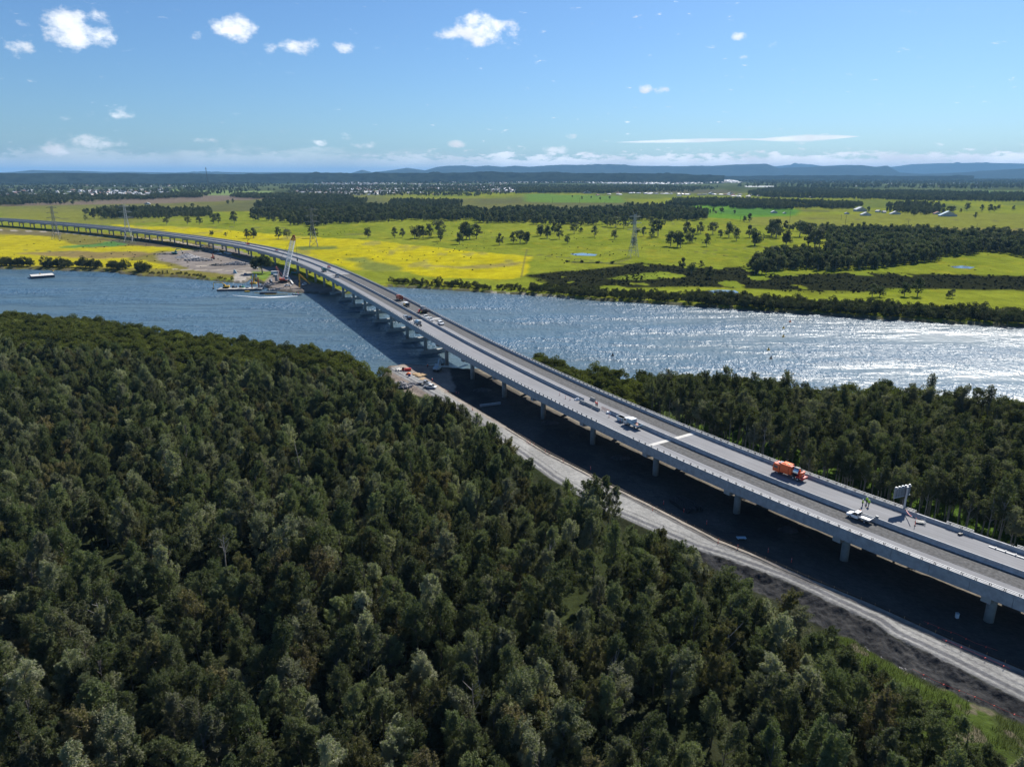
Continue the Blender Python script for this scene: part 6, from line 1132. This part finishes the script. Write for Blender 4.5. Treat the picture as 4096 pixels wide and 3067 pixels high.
for i, (px, py, c_, l) in enumerate(((3160, 1288, 'buoy', 'orange river buoy nearest the far bank at right'), (3134, 1313, 'yellow', 'yellow buoy, second from the far bank'), (3133, 1347, 'yellow', 'yellow buoy, third from the far bank'), (3074, 1400, 'yellow', 'yellow buoy nearest the mangroves'), (3084, 1434, 'dark', 'dark buoy nearest to us on the sparkling water'), (2451, 1422, 'dark', 'dark marker post in the water left of the glitter'), (212, 1085, 'yellow', 'yellow buoy behind the square pontoon'))):
    r = empty('river_buoy', l, 'buoy', at(px, py, 0) + (0,)); m_ = MB(); m_.tube((0, 0, -.3), (0, 0, .4), .8, .7, 16); m_.build('float', c_, r); m_ = MB(); m_.tube((0, 0, .4), (0, 0, 1.5), .4, .12, 8); m_.build('top_mark', c_, r)
# ------------------------------------------------------------------ lattice towers, poles and mast
def pylon(px, py, H, label, mt='steel', rz=0.2):
    r = empty('lattice_tower', label, 'pylon', at(px, py, 1.5) + (1.3,), rz); lv = [0, 7, 13, 18.5, 23, 27, 31, 35, 38.5, 42, 46]; k_ = H / 47.
    def wv(z): return 10.0 - (10.0 - 2.6) * min(1, z / 30) ** .85 if z < 30 else 2.6 - (z - 30) * .05
    m_ = MB()
    for a, b in zip(lv[:-1], lv[1:]):
        A_ = [Vector((sx * wv(a) / 2, sy * wv(a) / 2, a)) * k_ for sx, sy in ((-1, -1), (1, -1), (1, 1), (-1, 1))]; B_ = [Vector((sx * wv(b) / 2, sy * wv(b) / 2, b)) * k_ for sx, sy in ((-1, -1), (1, -1), (1, 1), (-1, 1))]
        for j in range(4):
            m_.tube(A_[j], B_[j], .19, n=4, cap=False); m_.tube(A_[j], B_[(j + 1) % 4], .10, n=4, cap=False); m_.tube(A_[(j + 1) % 4], B_[j], .10, n=4, cap=False); m_.tube(B_[j], B_[(j + 1) % 4], .08, n=4, cap=False)
    m_.build('tower_body', mt, r)
    for z, w_ in ((30, 9.0), (37, 8.0), (44, 7.0)):
        m_ = MB()
        for s in (-1, 1):
            for q in (-.9, .9): m_.tube((0, q * k_, z * k_), (s * w_ * k_, 0, (z + .3) * k_), .2, n=4); m_.tube((0, q * k_, (z + 2.2) * k_), (s * w_ * k_, 0, (z + .3) * k_), .14, n=4)
        m_.build('cross_arm', mt, r)
    m_ = MB(); [m_.tube((s * .8, 0, 46 * k_), (s * 2.4, 0, 50 * k_), .1, n=4) for s in (-1, 1)]; m_.build('earth_peak', mt, r); return r
pylon(517, 966, 47, 'bright silver lattice tower standing in front of the bridge at the left', 'steel'); pylon(1255, 988, 46, 'grey lattice tower behind the bridge right of the crane', 'grey'); pylon(2533, 1027, 44, 'grey lattice tower in the open pasture right of centre', 'silver'); pylon(228, 958, 44, 'thin dull lattice tower at the far left before the bridge', 'grey')
for i, (px, py, hpx) in enumerate([(3158, 892, 45), (3379, 915, 50), (3630, 918, 35), (3904, 925, 30), (3364, 880, 22), (3409, 908, 20), (2210, 815, 25), (2318, 815, 22), (2418, 822, 15), (2960, 888, 22), (3982, 812, 15), (3665, 915, 12)]):
    X_, Y_ = at(px, py, 1.5); H_ = hpx * math.hypot(Y_, 84) / FN; r = empty('power_pole', 'thin timber power pole in the fields, ' + nth(i + 1) + ' of the line on the right', 'pole', (X_, Y_, 1.4), .3 * i, 'power poles in the fields'); m_ = MB(); m_.tube((0, 0, 0), (0, 0, H_), .28, .2, 6); m_.build('pole', 'bark', r); m_ = MB(); m_.box(0, 0, H_ - 1, 3, .2, .2); m_.build('cross_arm', 'bark', r)
X_, Y_ = at(826, 722, 30); D_ = 5200.; a_ = azel(826, 700); X_, Y_ = D_ * math.sin(a_[0]), D_ * math.cos(a_[0]); r = empty('radio_mast', 'tall thin radio mast on the wooded skyline at the left', 'mast', (X_, Y_, 30)); m_ = MB(); zt2 = CAMZ + D_ * math.tan(azel(826, 669)[1]) - 30; lattice(m_, (0, 0, 0), (0, 0.01, zt2), 3, 2, 22, .5); m_.build('mast', 'grey', r); m_ = MB(); m_.box(0, 0, zt2 - 12, 12, 2, 2); m_.build('antenna', 'grey', r)
# ------------------------------------------------------------------ farm, sheds and town
def house(name, label, X_, Y_, L, W, H, rz, wm_, rm_, group=None, parts=True, z=1.2, rh=None):
    rh = rh or W * .22
    if parts:
        r = empty(name, label, 'house' if 'shed' not in name and 'barn' not in name else 'shed', (X_, Y_, z), rz, group); m_ = MB(); m_.prism([(-W / 2, 0), (W / 2, 0), (W / 2, H), (0, H + rh), (-W / 2, H)], -L / 2, L / 2); m_.build('wall', wm_, r)
        m_ = MB(); m_.add([(-W / 2 - .4, -L / 2 - .4, H - .1), (0, -L / 2 - .4, H + rh + .12), (W / 2 + .4, -L / 2 - .4, H - .1), (-W / 2 - .4, L / 2 + .4, H - .1), (0, L / 2 + .4, H + rh + .12), (W / 2 + .4, L / 2 + .4, H - .1)], [(0, 1, 4, 3), (1, 2, 5, 4)]); m_.build('roof', rm_, r)
        m_ = MB(); m_.box(W / 2 + .02, 0, H * .42, .06, L * .3, H * .7); m_.build('door', 'dark', r); return r
HM = {}
def hmesh(wm_, rm_, hip, i):
    k_ = (wm_, rm_, hip, i)
    if k_ in HM: return HM[k_]
    rg = random.Random(i * 7 + hip); m_ = MB(); W = rg.uniform(9, 13); L = rg.uniform(13, 20); H = 3.0 if hip < 2 else 5.6; m_.box(0, 0, H / 2, W, L, H, k=0); rh = W * .26
    m_.add([(-W / 2 - .5, -L / 2 - .5, H), (W / 2 + .5, -L / 2 - .5, H), (W / 2 + .5, L / 2 + .5, H), (-W / 2 - .5, L / 2 + .5, H), (0, -L / 2 + W * .35, H + rh), (0, L / 2 - W * .35, H + rh)], [(0, 1, 4), (1, 2, 5, 4), (2, 3, 5), (3, 0, 4, 5)], 1)
    m_.box(W / 2 + .3, L * .22, H * .45, .1, 3.2, 2.2, k=2); m_.box(W / 2 + .3, -L * .2, H * .5, .1, 2, 1.2, k=3); m_.box(-W / 2 - 2, -L * .2, 1.3, 4, 5, 2.6, k=0); m_.box(-W / 2 - 2, -L * .2, 2.68, 4.4, 5.4, .14, k=1)
    me = bpy.data.meshes.new('house'); me.from_pydata(m_.v, [], m_.f); [me.materials.append(M[q]) for q in (wm_, rm_, 'white', 'glass')]; me.polygons.foreach_set('material_index', m_.m); HM[k_] = me; return me
TOWN = []
def town(poly, sp, tag_, white=.5, dens=.75, z0=1.0, rise=0.):
    P_ = A(poly, 1.5); xs = [p[0] for p in P_]; ys = [p[1] for p in P_]; X, Y = jgrid(min(xs), max(xs), min(ys), max(ys), sp); k_ = inpoly(X, Y, P_) & (fbm(X, Y, sp * 7, 3, 33) > .49) & (np.random.rand(len(X)) < dens)
    for x, y in zip(X[k_], Y[k_]): TOWN.append((x, y, z0 + rise * random.random(), white, tag_))
town([(0,782),(300,792),(620,783),(700,772),(480,760),(0,762)], 36, 'the left suburb behind the bridge', .45, .65)
town([(1180,772),(1450,782),(1850,778),(2100,772),(2050,750),(1500,745),(1200,752)], 34, 'the middle town', .4, .6)
town([(1250,745),(2000,748),(2080,725),(1300,722)], 62, 'the upper middle town', .45, .5, 6); town([(2060,735),(2700,742),(2960,735),(2880,716),(2650,716),(2080,716)], 62, 'the new estate', .85, .8, 8); town([(2720,732),(2975,736),(2900,714),(2760,714)], 40, 'the white estate on its low rise', 1.0, .95, 10)
town([(660,728),(1000,728),(1020,712),(700,712)], 90, 'the left industrial estate', .9, .5, 6); town([(0,770),(700,765),(1000,745),(600,740),(0,748)], 95, 'the left outskirts', .4, .5, 2); town([(3200,745),(4096,755),(4096,735),(3200,728)], 150, 'the distant right villages', .7, .6)
town([(2150,781),(2500,783),(2900,790),(3300,793),(3320,786),(2900,780),(2500,773),(2150,773)], 34, 'the strip of farmlets across the plain', .6, .55)
TOWN.sort(key=lambda t: t[0] ** 2 + t[1] ** 2); print('houses', len(TOWN))
def pick(wh, i):
    rm_ = random.choice(['roofl', 'roofl', 'roofc']) if random.random() < wh else random.choice(['roofg', 'roofr', 'roofg', 'roofc']); return hmesh(random.choice(['wall', 'wall', 'wallb']), rm_, i % 2, i % 3)
for i, (x, y, z, wh, tg) in enumerate(TOWN[:300]):
    o = bpy.data.objects.new('house', pick(wh, i)); COL.objects.link(o); o.location = (x, y, z); o.rotation_euler = (0, 0, random.choice([0, 1.57, .4, 1.2, 2.2]) + random.uniform(-.2, .2)); tag(o, 'small house with a pitched roof in ' + tg, 'house', 'houses of ' + tg)
m_ = MB(); m_.k = 0; SV = []; 
for i, (x, y, z, wh, tg) in enumerate(TOWN[300:]):
    rz = random.uniform(0, 3.1); W = random.uniform(9, 13); L = random.uniform(13, 22); k_ = 1 if random.random() < wh else random.choice((2, 3, 2)); m_.box(x, y, z + 1.7, W, L, 3.4, rz, k=0); q = Matrix.Rotation(rz, 3, 'Z')
    P_ = [q @ Vector(p) + Vector((x, y, z + 3.4)) for p in ((-W / 2, -L / 2, 0), (W / 2, -L / 2, 0), (W / 2, L / 2, 0), (-W / 2, L / 2, 0), (0, -L / 2 + 3, 2.8), (0, L / 2 - 3, 2.8))]; m_.add(P_, [(0, 1, 4), (1, 2, 5, 4), (2, 3, 5), (3, 0, 4, 5)], k_)
if m_.v: tag(m_.build('distant_houses', ['wall', 'roofl', 'roofg', 'roofr']), 'mass of distant suburban houses too small to tell apart', 'houses', None, 'stuff')
for px, py, L, W, H, rz, rm_, lb in ((3440, 846, 42, 22, 8, .1, 'roofl', 'largest white roofed barn of the right hand farm'), (3462, 863, 34, 12, 5, .05, 'roofl', 'long low barn in front of the largest barn'), (3512, 850, 16, 14, 6, .5, 'wall', 'grey farmhouse with a hipped roof right of the barns'), (3535, 852, 22, 10, 4, 1.4, 'roofg', 'small shed at the right end of the farm'), (3580, 858, 38, 9, 3.5, .05, 'roofl', 'low open machinery shed right of the farm'), (3387, 857, 16, 8, 4, .1, 'roofg', 'small dark shed at the left end of the farm'), (3790, 866, 60, 12, 5, .08, 'paleblue', 'long pale shed at the far right woods edge'), (3750, 858, 30, 10, 4, .1, 'roofr', 'rusty roofed shed left of the long pale shed'),
    (3096, 853, 22, 10, 5, .05, 'roofl', 'small white shed alone in the bright green paddock'), (3138, 855, 12, 6, 3, .1, 'roofl', 'tiny white shed right of the small white shed'), (3170, 788, 40, 16, 7, .1, 'roofl', 'white shed left of the strip, in the belt of farmlets'), (3585, 795, 30, 16, 8, .2, 'roofl', 'white gabled house before the right hand belt'), (3690, 797, 34, 14, 8, .5, 'roofc', 'white shed with a bright roof before the right hand belt'), (2350, 775, 60, 20, 7, .0, 'roofl', 'long white shed in the strip left of centre'), (2402, 774, 50, 24, 7, .0, 'roofl', 'second long white shed in the strip'), (2845, 778, 40, 18, 7, .1, 'roofl', 'white shed in the strip behind the middle wood'), (2920, 779, 44, 18, 7, .1, 'roofl', 'white shed right end of the strip behind the middle wood'),
    (3371, 790, 30, 14, 6, .2, 'roofg', 'grey house between the belt and the farm'), (3310, 787, 26, 12, 6, .4, 'roofl', 'white house left of the grey house'), (2170, 772, 60, 16, 6, 0, 'roofl', 'long white shed at the left end of the strip'), (590, 818, 26, 8, 4, .1, 'roofl', 'white caravan row in the far left paddock')):
    X_, Y_ = at(px, py, 1.5); house('farm_shed', lb, X_, Y_, W * .62, L * .62, H * .62, rz + R(0), 'wall', rm_)
for i, (px, L, W) in enumerate(((720, 70, 30), (760, 90, 34), (800, 60, 30), (850, 80, 40), (900, 90, 36), (930, 60, 30), (1030, 90, 30), (1100, 110, 30), (1160, 80, 26))):
    X_, Y_ = at(px, 722 + (i % 3) * 2, 12); house('factory_shed', ('first', 'second', 'third', 'fourth', 'fifth', 'sixth', 'seventh', 'eighth', 'last')[i] + ' long pale factory shed from the left below the wooded skyline', X_, Y_, L, W, 9, R(90) + .1 * (i % 3), 'wall', 'roofl', z=10)
# ------------------------------------------------------------------ labels that point at one thing where the view allows it
